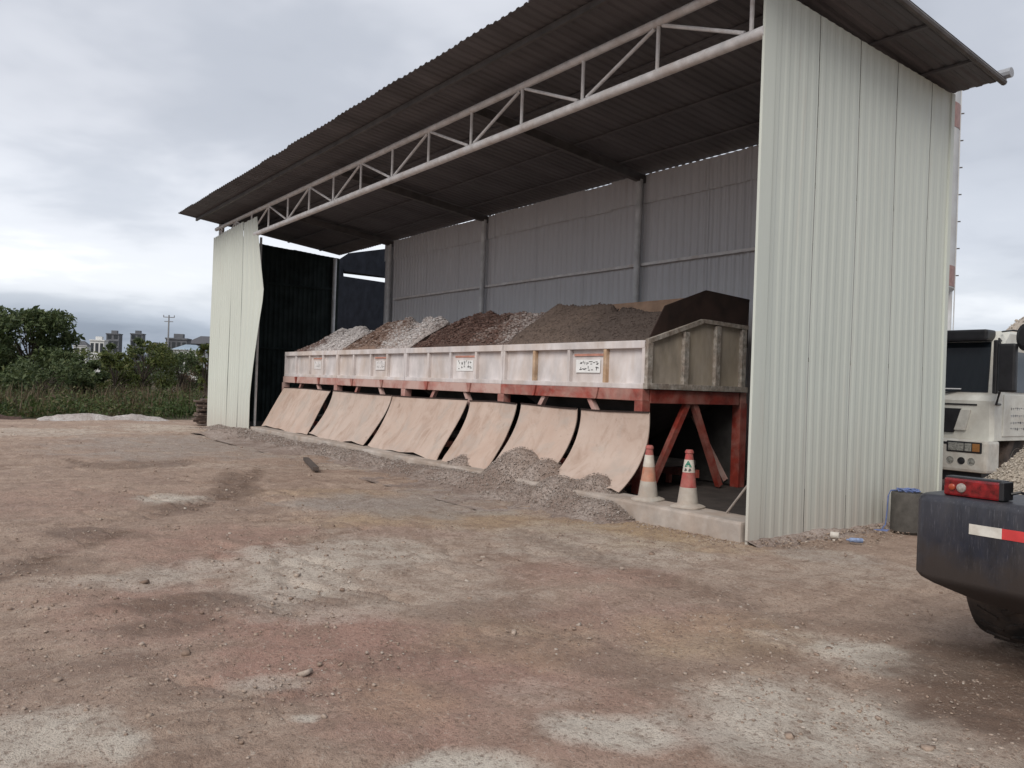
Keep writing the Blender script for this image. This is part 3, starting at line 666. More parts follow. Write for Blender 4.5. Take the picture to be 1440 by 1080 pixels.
# ------------------------------------------------------------------ six leaning curved plates
def plate_mat():
    m, nt, b = base_mat('dusty_tan_plate', .8, 0., .3)
    v = coords(nt, (1, 1, .9)); n1 = NOISE(nt, v, 1.5, 6, .62, .5); n2 = NOISE(nt, coords(nt, (1.6, 1, .9)), 2.1, 7, .68, .8)
    oi = N(nt, 'ShaderNodeObjectInfo')
    c = MIX(nt, RAMP(nt, n1, [(.35,0.),(.65,1.)]), (.42,.305,.245), (.49,.385,.325))
    c = MIX(nt, MATH(nt, 'MULTIPLY', oi.outputs['Random'], .45), c, (.46,.385,.34))
    c = MIX(nt, RAMP(nt, n2, [(.48,0.),(.72,.75)]), c, (.30,.205,.155))
    n4 = NOISE(nt, coords(nt), 1.7, 6, .7, .6); c = MIX(nt, RAMP(nt, n4, [(.50,0.),(.66,.65)]), c, (.37,.325,.29)); n5 = NOISE(nt, coords(nt, (2,2,1.4)), 9, 5, .7); c = MIX(nt, RAMP(nt, n5, [(.62,0.),(.72,.45)]), c, (.22,.16,.13))
    sp = NOISE(nt, coords(nt), 3.1, 2, .4); c = MIX(nt, RAMP(nt, sp, [(.215,.6),(.26,0.)]), c, (.20,.135,.10))
    LK(nt, c, b.inputs['Base Color']); bump(nt, b, n1, .2, .03); return m
m_plate = plate_mat()
PL = [(-16.55,-13.34,1.0,'straight tan steel plate leaning at the far end, next to the dark wall'),
      (-13.22,-10.12,1.55,'second plate from the far end, tan and sagging, with one brown spot'),
      (-10.02,-7.08,1.4,'wide tan plate in the middle of the row, third from far end'),
      (-6.98,-5.53,1.6,'narrow tan plate, fourth from the far end, stained near its foot'),
      (-5.42,-3.98,1.9,'tan curved plate with a mound of gravel on its foot'),
      (-3.86,-2.44,2.4,'nearest tan curved plate beside the red post and the cones')]
def plate_y(t, s): return .90-.64*t**s
for i, (a, c, s, lab) in enumerate(PL):
    nu, nv = 10, 16; V = []; F = []
    zt, zb = 1.285-.003*i, .215
    for side in (0, 1):
        for r in range(nv+1):
            t = r/nv; z = zt+(zb-zt)*t
            for q in range(nu+1):
                u_ = q/nu; x = a+(c-a)*u_+.10*t
                yv = plate_y(t, s*(.93+.07*math.sin(u_*3+i)))+.012*math.sin(u_*5+t*3+i*2)+.05*(float(fbm(np.array([x*.9]), np.array([t*1.4+i*3.]), 171, 3)[0])-.5)*(.3+t)+.03*math.sin(u_*2.6+i)*t
                V.append((x, yv+side*.016, z+(.03*math.sin(u_*7+i*1.7)+.02*math.sin(u_*17+i))*(t > .95)+.012*math.sin(u_*3.5+i*2)*(1-t)))
    k = nu+1; S = (nv+1)*k
    for r in range(nv):
        for q in range(nu):
            e = r*k+q; F.append((e, e+1, e+1+k, e+k)); F.append((S+e, S+e+k, S+e+1+k, S+e+1))
    for q in range(nu): F.append((q, S+q, S+q+1, q+1)); e = nv*k+q; F.append((e, e+1, S+e+1, S+e))
    for r in range(nv): e = r*k; F.append((e, e+k, S+e+k, S+e)); e = r*k+nu; F.append((e, S+e, S+e+k, e+k))
    mb = MB(); mb.add(V, F); off = ((a+c)/2, .4, .2)
    o = mb.build('leaning_plate', m_plate, None, off=off, smooth='auto'); o.location = off
    te = MB()
    for q in range(nu): te.bar(V[q], V[q+1], .03, .022)
    te.build('top_edge', m_blk, o, off=off)
    tag(o, lab, 'steel plate', 'plates leaning along the hopper front')

# ------------------------------------------------------------------ gravel spilled along the foot of the plates
MOUNDS = []
for px, py, yy_, r, hh_ in ((735,632,.42,1.15,.66),(770,640,.42,.9,.55),(842,662,.40,.85,.45),(812,672,.22,.9,.34),(856,682,.25,.6,.27),(790,668,.2,.9,.36),(655,640,.35,.8,.40),(580,632,.2,.8,.24),(470,615,.2,.9,.24),(860,700,-.1,.4,.10),(720,672,-.15,.7,.14),(430,625,-.4,1.3,.16),(330,606,-.4,1.6,.2)):
    c0 = hit(px, py, 1, yy_); MOUNDS.append((float(c0[0]), yy_, r, hh_))
def ridge_h(x, y):
    # (x, y) world -> height of the spill
    base = .10+.16*fbm(x*.55, x*0+2.2, 301, 3)
    prof_ = np.exp(-((y+.12+.18*(fbm(x*.8, y*0, 302, 3)-.5))/.27)**2)
    h = base*prof_
    for cx, cy_, r, hh_ in MOUNDS:
        d = np.hypot((x-cx), (y-cy_)*1.15)/r; h = np.maximum(h, hh_*(.5+.5*np.cos(np.clip(d, 0, 1)*math.pi)))
    h = h*sstep(-1.55, -2.15, x)*sstep(-20.2, -18.6, x)
    return h+(fbm(x*6, y*6, 303, 3)-.5)*.022*sstep(.01, .08, h)-.035
xs = np.arange(-20.3, -1.4, .07); ys = np.arange(-1.3, .86, .05); Xr, Yr = np.meshgrid(xs, ys)
Zr = ridge_h(Xr, Yr); id_ = np.arange(Xr.size).reshape(Xr.shape)
Fr = np.stack([id_[:-1,:-1], id_[:-1,1:], id_[1:,1:], id_[1:,:-1]], -1).reshape(-1, 4)
keep = (Zr.ravel()[Fr].max(1) > -.045); Fr = Fr[keep]
hm['spill'] = heap_mat('spilled_gravel_mat', (.25,.19,.16), (.38,.32,.285), (.15,.11,.09), 14)
sp_o = npmesh('spilled_gravel', np.stack([Xr, Yr, Zr-.02], -1).reshape(-1, 3), Fr, hm['spill'], smooth=True, kind='stuff')
sp_o['label'] = 'grey brown gravel spilled along the foot of the leaning plates'; sp_o['category'] = 'gravel'
n = 32000; x = -1.7-18.3*rng.random(n)**1.25; y = rng.normal(-.05, .33, n); y = np.clip(y, -1.9, .8); h = ridge_h(x, y)
ok = (h > -.01) | (rng.random(n) < .22); x, y, h = x[ok], y[ok], h[ok]; s = np.exp(rng.normal(0, .4, len(x)))*(.0052-x*.0003)
h = np.maximum(h, ground_h(x, y))
sm['spill'] = stone_mat('spilled_stones', [(.20,.15,.12),(.33,.275,.24),(.47,.425,.395),(.28,.22,.19)])
o = stones('spilled_stones', np.stack([x, y, h+s*.1], -1), s, sm['spill']); o['label'] = 'loose gravel stones scattered below the leaning plates'; o['category'] = 'gravel'

yf = np.arange(-.05, 4.1, .04); xf = np.arange(-.03, .42, .03); Xf, Yf = np.meshgrid(xf, yf)
Zf = (.03+.09*fbm(Yf*1.6, Yf*0+.5, 701, 3))*np.exp(-(np.maximum(Xf, 0)/(.09+.10*fbm(Yf*2.1, Yf*0, 702, 2)))**1.4)+(fbm(Xf*12, Yf*12, 703, 3)-.5)*.03-.045
Fi = np.arange(Xf.size).reshape(Xf.shape); Ff = np.stack([Fi[:-1,:-1], Fi[:-1,1:], Fi[1:,1:], Fi[1:,:-1]], -1).reshape(-1, 4)
so2 = npmesh('soil_bank', np.stack([Xf, Yf, Zf], -1).reshape(-1, 3), Ff, hm['spill'], smooth=True, kind='stuff'); so2['label'] = 'thin bank of soil and grit along the foot of the end wall'; so2['category'] = 'soil'
nk = 700; ky = rng.uniform(0, 3.2, nk); kx_ = .02+np.abs(rng.normal(0, .28, nk)); ks = np.exp(rng.normal(0, .5, nk))*.008
kx2 = rng.uniform(-2.1, -.05, 400); ky2 = -.03-np.abs(rng.normal(0, .16, 400)); ks2 = np.exp(rng.normal(0, .5, 400))*.008
o = stones('wall_foot_grit', np.stack([np.r_[kx_, kx2], np.r_[ky, ky2], np.r_[np.full(nk, .0)+.03*np.exp(-kx_/.1), ground_h(kx2, ky2)+.004]], -1), np.r_[ks, ks2], m_stone); o['label'] = 'grit and crumbs scattered along the wall foot and kerb'; o['category'] = 'grit'

# ------------------------------------------------------------------ traffic cones
def cone(px, py, label, cols, emblem, lean=0.):
    p = hit(px, py, 2, .205); p[1] = min(max(p[1], .06), .27); d_ = rayd(px, py); p[0] = CAM[0]+d_[0]/d_[1]*(p[1]-CAM[1])
    t = thing('traffic_cone', label, 'traffic cone', (p[0], p[1], .202), group='traffic cones on the kerb'); t.rotation_euler = (lean, lean*.5, .3)
    bb = MB(); prof_ = []
    n = 32; V = []; F = []
    for r, z in ((.20,0),(.20,.014),(.175,.028),(.125,.05)):                 # rounded-square base
        for i in range(n):
            a = 2*math.pi*i/n; k = (abs(math.cos(a))**4+abs(math.sin(a))**4)**-.25 if z < .03 else 1+(.04)
            V.append((r*k*math.cos(a)*.93, r*k*math.sin(a)*.93, z))
    for k in range(3):
        for i in range(n): F.append((k*n+i, k*n+(i+1) % n, (k+1)*n+(i+1) % n, (k+1)*n+i))
    F += [tuple(range(n))[::-1], tuple(3*n+i for i in range(n))]
    bb.add(V, F).build('base', cols[3], t, smooth='auto')
    zz = [.05, .235, .42, .585, .66, .70]; R = lambda z: .122-.132*(z-.05)
    names = ['lower_band', 'middle_band', 'upper_band', 'tip']; cs = [cols[3], cols[1], cols[2], cols[0]]
    cuts = [(.045,.24),(.24,.42),(.42,.57),(.57,.69)]
    for nm, c_, (z0, z1) in zip(names, cs, cuts):
        e = .0025 if nm in ('upper_band', 'lower_band') else 0
        pr_ = [(R(z0)+e, z0), (R(z1)+e, z1)]
        if nm == 'tip': pr_ = [(R(z0), z0), (R(.645), .645), (R(.645)+.010, .65), (R(.67)+.010, .672), (R(.69), .69)]
        ob_ = MB().lathe(pr_, n=28).build(nm, c_, t, smooth='auto')
        if nm == 'upper_band' and emblem:
            z = .51; q = MB()                                                  # green triangle over two dark characters, on the camera side
            def on(u_, zz_): 
                a = -1.0+u_/R(zz_)-.3; r = R(zz_)+.006; return (r*math.cos(a), r*math.sin(a), zz_)
            for (u0, z0_), (u1, z1_) in (((-.035,.49),(0,.555)),((0,.555),(.035,.49)),((.035,.49),(-.035,.49)),((-.012,.505),(0,.53)),((0,.53),(.014,.505))):
                q.bar(on(u0, z0_), on(u1, z1_), .012, .010)
            q.build('green_emblem', m_green, ob_)
            q = MB()
            for u0 in (-.026, .022):
                for (a0, b0), (a1, b1) in (((-.015,.447),(.015,.447)),((-.012,.46),(.012,.46)),((0,.434),(0,.472)),((-.014,.436),(.0,.45))):
                    q.bar(on(u0+a0, b0), on(u0+a1, b1), .006, .007)
            q.build('printed_characters', m_ink, ob_)
m_green = simple('sign_green', (.02,.22,.14), .5)
m_cr = simple('cone_red', (.36,.065,.06), .6, var=.25, scale=12, dust=.25, dustc=(.38,.25,.2))
m_co = simple('cone_orange', (.48,.17,.09), .6, var=.25, scale=12, dust=.4, dustc=(.45,.32,.25))
m_cw = simple('cone_white', (.60,.56,.50), .6, var=.15, scale=12, dust=.3, dustc=(.45,.36,.29))
m_cg = simple('cone_dirty_white', (.43,.40,.355), .8, var=.15, scale=9, dust=.5, dustc=(.36,.29,.24))
cone(911, 700, 'faded orange and white traffic cone beside the red post', (m_cr, m_co, m_cw, m_cg), False, .02)
cone(967, 709, 'red and white traffic cone with green triangle emblem', (m_cr, m_cr, m_cw, m_cg), True, -.01)

# thin rod leaning on the end wall
ra = hit(1022, 721, 1, .3); ra[2] = max(ra[2], .205); rb_ = hit(1059, 672, 0, -.06)
m_rod = simple('rod_steel', (.42,.37,.33), .6)
ra = hit(1022, 721, 2, .205); rb_ = hit(1058, 674, 0, -.115); ra[1] = min(ra[1], .44)
o = MB().tube([tuple(ra), tuple(rb_)], .013, 8).build('metal_rod', m_rod, None, off=tuple(ra)); o.location = tuple(ra)
tag(o, 'thin rod propped on the kerb against the end wall, right of the cones', 'rod')

# ------------------------------------------------------------------ small things at the foot of the end wall
m_cyl = simple('grey_concrete', (.085,.078,.070), .9, var=.25, scale=9, bmp=.5)
m_bott = simple('bottle_blue', (.24,.31,.48), .35, var=.3, scale=30)
m_blue = simple('blue_plastic', (.13,.18,.38), .5, var=.25, scale=20)
cx_, cy_ = .36, 2.52
o = MB().lathe([(.165,-.03),(.19,.0),(.188,.44),(.18,.46),(.155,.462),(.15,.45)], (0,0,0), 28).build('concrete_cylinder', m_cyl, None, smooth='auto'); o.location = (cx_, cy_, 0)
tag(o, 'dark grey concrete cylinder standing at the foot of the end wall', 'cylinder')
rp = MB(); pts = []
for i in range(40):
    a = i*.52; pts.append((cx_+(.10+.035*math.sin(i*1.7))*math.cos(a), cy_+(.10+.03*math.cos(i*1.3))*math.sin(a), .475+.006*(i % 5)))
pts += [(cx_-.16, cy_-.11, .47), (cx_-.178, cy_-.13, .40), (cx_-.182, cy_-.135, .22), (cx_-.19, cy_-.15, .05), (cx_-.16, cy_-.28, .012), (cx_-.05, cy_-.36, .01), (cx_-.17, cy_-.42, .012), (cx_-.06, cy_-.30, .015)]
o = rp.tube(pts, .008, 6).build('blue_rope', m_blue, None, off=(cx_, cy_, .45)); o.location = (cx_, cy_, .45)
tag(o, 'thin blue rope coiled on the concrete cylinder and trailing to the ground', 'rope')
p = hit(1196, 760, 2, .02); q_ = MB().tube([(0,0,0),(.03,0,0),(.05,0,0),(.20,0,0),(.215,0,0)], [.012,.014,.032,.034,.028], 12)
o = q_.build('plastic_bottle', m_bott, None, smooth='auto'); o.location = (p[0]-.05, p[1], .02); o.rotation_euler = (0,0,.75); o.scale = (.8,.8,.8)
tag(o, 'small crushed blue plastic bottle lying on the dirt', 'bottle')
m_pipe = simple('white_pipe', (.55,.52,.47), .6, var=.15, dust=.3)
p = hit(1168, 751, 2, .04)
q_ = MB(); V = []; F = []; n = 16
for r, l in ((.04,0),(.04,.09),(.032,.09),(.032,0)):
    for i in range(n): a = 6.2832*i/n; V.append((l, r*math.cos(a), r*math.sin(a)))
for k in range(4):
    for i in range(n): F.append((k*n+i, k*n+(i+1) % n, ((k+1) % 4)*n+(i+1) % n, ((k+1) % 4)*n+i))
o = q_.add(V, F).build('pipe_offcut', m_pipe, None, smooth='auto'); o.location = (max(p[0], .12), p[1], .03); o.rotation_euler = (0,0,.45)
tag(o, 'short white pipe offcut lying against the end wall', 'pipe')

pa, pb = hit(430, 645, 2, .03), hit(446, 661, 2, .03)
o = MB().bar((0,0,0), tuple((pb-pa)*.9), .10, .06).build('wooden_offcut', simple('offcut_wood', (.09,.07,.06), .9, var=.3), None); o.location = tuple(pa)
tag(o, 'short dark piece of timber lying on the dirt before the second plate', 'timber')

# ------------------------------------------------------------------ white truck
m_tw = simple('truck_white', (.66,.66,.60), .35, var=.12, scale=3, dust=.3, dustc=(.36,.32,.27), spec=.5)
m_glass = base_mat('dark_glass', .06, 0, .6)[0]; m_glass.node_tree.nodes['Principled BSDF'].inputs['Base Color'].default_value = (.012,.016,.02,1)
m_black = simple('black_plastic', (.018,.018,.02), .45, var=.3, scale=6)
m_grey = simple('grey_bumper', (.56,.55,.50), .5, var=.15, dust=.35)
m_tyre = simple('tyre_rubber', (.022,.020,.019), .85, var=.3, scale=8, dust=.45, dustc=(.13,.095,.075), bmp=.3)
m_rim = simple('rim_steel', (.25,.24,.22), .5, dust=.3)
m_amber = simple('amber_lens', (.30,.14,.05), .25); m_clear = simple('clear_lens', (.30,.30,.27), .12, spec=.8, var=.4, scale=30)
m_amb2 = simple('tail_amber', (.36,.06,.025), .25); m_lensg = simple('tail_reverse_lens', (.34,.30,.27), .2, spec=.7, var=.35, scale=60); m_redl = simple('red_lens', (.22,.010,.012), .2, spec=.6, var=.5, scale=24)
tk_loc = at(1397, 560, 13.2); TX, TY = float(tk_loc[0]), float(tk_loc[1])
truck = thing('tipper_truck', 'dusty white tipper truck parked behind the shed beside gravel', 'truck', (TX, TY, 0))
W = 2.45
cabp = [(0.03,.95),(0.0,1.60),(.07,1.70),(.30,2.62),(.46,2.78),(1.85,2.80),(1.92,2.7),(1.92,.95)]
bm = bmesh.new()
def cab_mesh():
    V = []; 
    for t, ins in ((-W, .05), (-W+.06, 0), (-.06, 0), (0, .05)):
        for y, z in cabp: V.append((t, y+(ins if y < 1 else -ins), z-(ins if z > 2.6 else 0)))
    n = len(cabp); F = [tuple(range(n)), tuple(3*n+i for i in range(n))[::-1]]
    for k in range(3):
        for i in range(n): F.append((k*n+i, k*n+(i+1) % n, (k+1)*n+(i+1) % n, (k+1)*n+i))
    return MB().add(V, F)
bm.free()
body = cab_mesh().build('cab', m_tw, truck)
def slant(y0, z0, y1, z1, xa, xb, xa2, xb2, th, name, mat, par):
    d = Vector((0, y1-y0, z1-z0)).normalized(); nn = Vector((0, -d.z, d.y))*th
    V = [(xa,y0,z0),(xb,y0,z0),(xb2,y1,z1),(xa2,y1,z1)]; V2 = [tuple(Vector(p)+nn) for p in V]
    return MB().add(V+V2, [(3,2,1,0),(4,5,6,7),(0,1,5,4),(1,2,6,5),(2,3,7,6),(3,0,4,7)]).build(name, mat, par)
slant(.085,1.74,.295,2.58, -W+.12,-.12,-W+.16,-.18, .02, 'windshield', m_glass, truck)
MB().box((-W+.1, .06, 2.60), (-.16, .40, 2.79), .04).build('sun_visor', m_black, truck)
for xw in (-1.7, -.9): MB().bar((xw, .02, 1.70), (xw+.55, .12, 1.80), .03, .02).build('wiper', m_black, truck)
MB().prism([(-1.95,1.05),(-.62,1.05),(-.50,1.46),(-2.05,1.46)], 'y', -.012, .03).build('grille', m_black, truck)
MB().prism([(-.60,1.10),(-.42,1.10),(-.34,1.44),(-.50,1.44)], 'y', -.02, .03).build('grille_frame', m_grey, truck)
bmp_ = MB().box((-W-.02, -.20, .42), (.02, .25, .95), .05).build('bumper', m_grey, truck)
MB().box((-W+.2, -.19, .86), (-.3, -.205, .90)).build('bumper_slot', m_black, bmp_)
for s in (0, 1):
    f = lambda x: x if s == 0 else -W-x
    hl = MB().box((min(f(-.62), f(-.06)), -.215, .74), (max(f(-.62), f(-.06)), -.17, .92), .015).build('headlight', m_black, truck)
    for (qa, qb), mt in (((-.59,-.34), m_clear), ((-.325,-.22), m_clear), ((-.205,-.09), m_amber)):
        xa, xb = sorted((f(qa), f(qb))); MB().box((xa, -.222, .765), (xb, -.21, .895), .006).build('lens', mt, hl)
    for q in (-.22, -.38, -.56):
        l = MB().lathe([(.062,0),(.058,.012),(.05,.004),(.02,.012)], (f(q), 0, 0), 16).build('fog_lamp', m_black if q == -.38 else m_clear, truck, smooth='auto'); l.rotation_euler = (math.pi/2,0,0); l.location = (0,-.198,.60)
MB().box((-.95, .075, 1.765), (-.55, .10, 1.80), .004, Matrix.Identity(4)).build('dashboard_papers', m_notice, truck)
MB().box((-W+.25, -.012, 1.52), (-.25, .03, 1.545)).build('panel_gap', m_black, truck)
MB().box((-W+.1, -.1, .25), (-.1, .3, .42)).build('under_bumper', m_black, truck)
MB().box((-.005, .35, 1.02), (.015, 1.62, 1.72), .008).build('door', m_tw, truck)
MB().add([(.0,.40,1.76),(.0,1.55,1.76),(-.02,1.55,2.52),(-.02,.56,2.52),(.018,.40,1.76),(.018,1.55,1.76),(-.002,1.55,2.52),(-.002,.56,2.52)],
         [(0,1,2,3),(7,6,5,4),(0,4,5,1),(1,5,6,2),(2,6,7,3),(3,7,4,0)]).build('side_window', m_glass, truck)
MB().box((.012, 1.36, 1.50), (.035, 1.54, 1.56), .008).build('door_handle', m_black, truck)
tx = MB(); rr = random.Random(4)
for row, z in enumerate((1.46, 1.34, 1.22, 1.12)):
    y = .62
    while y < 1.25:
        wl = rr.uniform(.03, .06)
        for k in range(2): tx.box((.016, y, z+rr.uniform(0, .03)), (.0175, y+wl*rr.uniform(.3, 1), z+rr.uniform(.035, .05)))
        y += wl+.03
tx.build('door_lettering', simple('lettering_grey', (.44,.45,.46), .6), truck)['kind'] = 'stuff'
for yy_, ww in ((-.30, .30),):
    MB().tube([(-.02,.25,2.60),(.16,yy_+.06,2.60),(.20,yy_+.05,2.45)], .018, 8).build('mirror_arm', m_black, truck); MB().tube([(.0,.25,1.55),(.14,yy_+.08,1.55),(.20,yy_+.05,1.75)], .018, 8).build('mirror_arm', m_black, truck)
    MB().box((.10, yy_, 1.72), (.17, yy_+.09, 2.58), .02).build('pillar_mirror', m_black, truck)
    MB().box((.19, yy_-.02, 1.75), (.44, yy_+.10, 2.52), .035).build('mirror', m_black, truck)
    o = MB().lathe([(.0,.05),(.10,.045),(.15,.02),(.155,0),(.0,-.01)], (0,0,0), 20).build('round_mirror', m_black, truck); o.rotation_euler = (math.pi/2,0,0); o.location = (.52, -.2, 2.62); o.scale = (.8,1.4,1)
    MB().tube([(-.05,.35,2.76),(.30,-.1,2.74),(.50,-.17,2.70)], .015, 6).build('mirror_arm', m_black, truck)
def wheel(par, x0, x1, y, r, name='wheel'):
    m_ = (x0+x1)/2; w = abs(x1-x0)/2
    t = MB().lathe([(r*.52,-w*.8),(r*.86,-w),(r*.97,-w*.86),(r,-w*.5),(r,w*.5),(r*.97,w*.86),(r*.86,w),(r*.52,w*.8)], (m_,y,r), 36, 'x').build(name, m_tyre, par, smooth='auto')
    MB().lathe([(.06,-w*.72),(r*.2,-w*.82),(r*.34,-w*.5),(r*.53,-w*.78),(r*.55,-w*.84),(r*.55,w*.84),(r*.53,w*.78),(r*.34,w*.5),(r*.2,w*.82),(.06,w*.72)], (m_,y,r), 28, 'x').build('rim', m_rim, t, smooth='auto')
    lug = MB()
    for i in range(24):
        for s in (-1, 1):
            a = 6.2832*(i+.5*(s > 0))/24
            Mx = Matrix.Translation((m_, y, r)) @ Matrix.Rotation(a, 4, 'X') @ Matrix.Translation((s*w*.34, 0, r)) @ Matrix.Rotation(s*.5, 4, 'Z')
            lug.box((-w*.30, -r*.03, -.02), (w*.26, r*.03, .010), 0, Mx)
    lug.build('tread', m_tyre, t)
wheel(truck, -.38, -.06, 1.15, .52); wheel(truck, -W+.06, -W+.38, 1.15, .52)
for y in (4.6, 5.95): wheel(truck, -.62, -.04, y, .52); wheel(truck, -W+.04, -W+.62, y, .52)
MB().box((-1.65, .4, .65), (-.8, 7.2, .93), .02).build('chassis', m_black, truck)
MB().box((-W, 2.15, 1.05), (0, 7.3, 2.45), .03).build('tipper_bed', m_tw, truck)
for y in np.arange(2.5, 7.2, .8): MB().box((0.002, y-.05, 1.06), (.06, y+.05, 2.44), .01).build('bed_rib', m_tw, truck)

# ------------------------------------------------------------------ free-standing gravel heaps on the right
def cone_heap(name, c, r, h, label, mk_, sk, seed, nst=7000, ssz=.02, rough=.10):
    n = 72; g = np.linspace(-1.15, 1.15, n)*r; Xh, Yh = np.meshgrid(g, g)
    def hf(x, y):
        d = np.hypot(x, y)/r+(fbm(x*1.2/r*2+5, y*1.2/r*2, seed, 3)-.5)*.35
        return h*np.clip(1-d, -.06, 1)**1.0*(1.0)+(fbm(x*3, y*3, seed+1, 4)-.5)*rough
    def hs(x, y):
        d = np.hypot(x, y)/r+(fbm(x*1.2/r*2+5, y*1.2/r*2, seed, 3)-.5)*.35
        q = np.clip(1-d, -.06, 1); q = np.where(q > .8, .8+(q-.8)*.5, q)
        return h*q/.9+(fbm(x*3, y*3, seed+1, 4)-.5)*rough*sstep(-.05, .1, q)
    Zh = hs(Xh, Yh); id_ = np.arange(n*n).reshape(n, n)
    Fh = np.stack([id_[:-1,:-1], id_[:-1,1:], id_[1:,1:], id_[1:,:-1]], -1).reshape(-1, 4)
    kp = Zh.ravel()[Fh].max(1) > -.04; t = thing(name, label, 'heap', (c[0], c[1], 0))
    npmesh('heap_body', np.stack([Xh, Yh, Zh-.02], -1).reshape(-1, 3), Fh[kp], hm[mk_], t, smooth=True)
    a = rng.uniform(0, 6.2832, nst); d = np.sqrt(rng.random(nst))*r; x, y = d*np.cos(a), d*np.sin(a); s = np.exp(rng.normal(0, .35, nst))*ssz
    z = hs(x, y); k = z > -.01
    stones('surface_stones', np.stack([x[k], y[k], z[k]], -1), s[k], sm[sk], t)
hm['pale'] = heap_mat('pale_gravel', (.46,.40,.33), (.54,.48,.41), (.28,.23,.19), 14); sm['pale'] = stone_mat('pale_gravel_stones', [(.38,.33,.27),(.50,.44,.38),(.60,.54,.47)])
hc = at(1535, 700, 9.6); cone_heap('gravel_heap', (float(hc[0]), float(hc[1])), 1.75, 1.45, 'pale gravel heap standing in front of the white truck', 'pale', 'pale', 401, nst=14000, ssz=.011)
c_ = at(1505, 520, 26); cone_heap('sand_heap', (float(c_[0]), float(c_[1])), 6.0, 5.3, 'large tan sand heap far behind the white truck', 'tan2' if 'tan2' in hm else 'pale', 'pale', 421, nst=3000, ssz=.03, rough=.2)

# ------------------------------------------------------------------ loader, only its rear corner in view
m_navy = simple('navy_paint', (.018,.021,.033), .38, spec=.5, var=.4, scale=5, dust=.35, dustc=(.055,.05,.052), stretch=(2.2,2.2,.6), bmp=.1)
nt = m_navy.node_tree; b = nt.nodes['Principled BSDF']; src = b.inputs['Base Color'].links[0].from_socket
g_ = N(nt, 'ShaderNodeNewGeometry'); sp_ = N(nt, 'ShaderNodeSeparateXYZ'); LK(nt, g_.outputs['Position'], sp_.inputs[0])
mud = NOISE(nt, coords(nt), 4, 6, .65); mf = RAMP(nt, MATH(nt, 'ADD', sp_.outputs[2], MATH(nt, 'MULTIPLY', MATH(nt, 'SUBTRACT', mud, .5), .5)), [(.58,.9),(.74,0.)])
scr = NOISE(nt, coords(nt, (170,170,9)), 1.0, 3, .75)
c_ = MIX(nt, RAMP(nt, scr, [(.58,0.),(.74,.6)]), src, (.15,.15,.17)); c_ = MIX(nt, mf, c_, (.040,.029,.024)); LK(nt, c_, b.inputs['Base Color'])
LK(nt, MATH(nt, 'ADD', MATH(nt, 'MULTIPLY', mf, .5), .42), b.inputs['Roughness'])
m_tapew = simple('tape_white', (.66,.64,.58), .4, var=.12, scale=12, dust=.2); m_taper = simple('tape_red', (.55,.05,.05), .4, var=.15, scale=12)
ld = thing('wheel_loader', 'dark navy loader with red tail lamp, only its rear corner in view', 'loader', (2.875, -2.16, 0)); 
LW = 2.5
def rrect(x0, x1, y0, y1, r, n=7):
    P = []
    for cx, cy, a0 in ((x1-r, y0+r, -90), (x1-r, y1-r, 0), (x0+r, y1-r, 90), (x0+r, y0+r, 180)):
        for i in range(n):
            a = math.radians(a0+90*i/(n-1)); P.append((cx+r*math.cos(a), cy+r*math.sin(a)))
    return P
V = []; F = []; levels = [(.335,.46,.34,.10),(.345,.44,.30,.10),(.40,.24,.16,.10),(.47,.07,.05,.10),(.50,.02,.014,.10),(.53,.0,.0,.10),(.97,.0,.0,.10),(.993,.006,.006,.10),(1.008,.018,.018,.09),(1.016,.035,.035,.08),(1.0165,.07,.07,.06)]
for z, ix, iy, r in levels:
    for x, y in rrect(ix, LW-ix, iy, .62, r): V.append((x, y, z))
n = 28
for k in range(len(levels)-1):
    for i in range(n): F.append((k*n+i, k*n+(i+1) % n, (k+1)*n+(i+1) % n, (k+1)*n+i))
F += [tuple(range(n))[::-1], tuple((len(levels)-1)*n+i for i in range(n))]
MB().add(V, F).build('counterweight', m_navy, ld, smooth='auto')
for s in (0, 1):
    f = lambda x: x if s == 0 else LW-x
    X0, X1 = sorted((f(.155), f(.475)))
    lp = MB().box((X0, .07, 1.02), (X1, .17, 1.125), .012).build('tail_lamp', m_redl, ld)
    Xa, Xb = sorted((f(.472), f(.50))); MB().box((Xa, .065, 1.022), (Xb, .19, 1.13), .006).build('lamp_end_cap', m_black, lp)
    MB().box((X0-.008, .10, 1.015), (X1+.004, .19, 1.135), .008).build('lamp_housing', m_black, lp)
    for q, mt, r in ((.205, m_amb2, .020), (.26, m_lensg, .028)):
        l = MB().lathe([(r,0),(r*.95,.008),(r*.5,.014)], (0,0,0), 18).build('lens', mt, lp, smooth='auto'); l.rotation_euler = (math.pi/2,0,0); l.location = (f(q), .071, 1.072)
    for q in range(8): pass
cw = [o for o in ld.children if o.name.startswith('counterweight')][0]
MB().tube([(.50,.16,1.06),(.54,.18,1.075),(.57,.22,1.06),(.58,.26,1.0)], .009, 6).build('lamp_cable', m_black, ld)
tapes = [(.345,.525,'w'),(.525,.75,'r'),(.72,.98,'w'),(1.5,1.78,'w'),(1.78,2.05,'r'),(2.05,2.3,'w')]
for a, c, k in tapes:
    MB().box((a, -.004, .815), (c, .003, .875)).build('reflective_tape', m_tapew if k == 'w' else m_taper, ld)
wheel(ld, .05, .52, 1.0, .47); wheel(ld, LW-.52, LW-.05, 1.0, .47); wheel(ld, .05, .52, 3.3, .47); wheel(ld, LW-.52, LW-.05, 3.3, .47)
MB().box((.75, .12, 1.0), (LW-.75, 2.0, 1.65), .08).build('engine_hood', m_navy, ld)
MB().box((.62, .5, .45), (LW-.62, 4.0, 1.0), .04).build('chassis', m_black, ld)
MB().box((.62, 2.0, 1.0), (LW-.62, 3.2, 1.7), .05).build('cab_base', m_navy, ld)
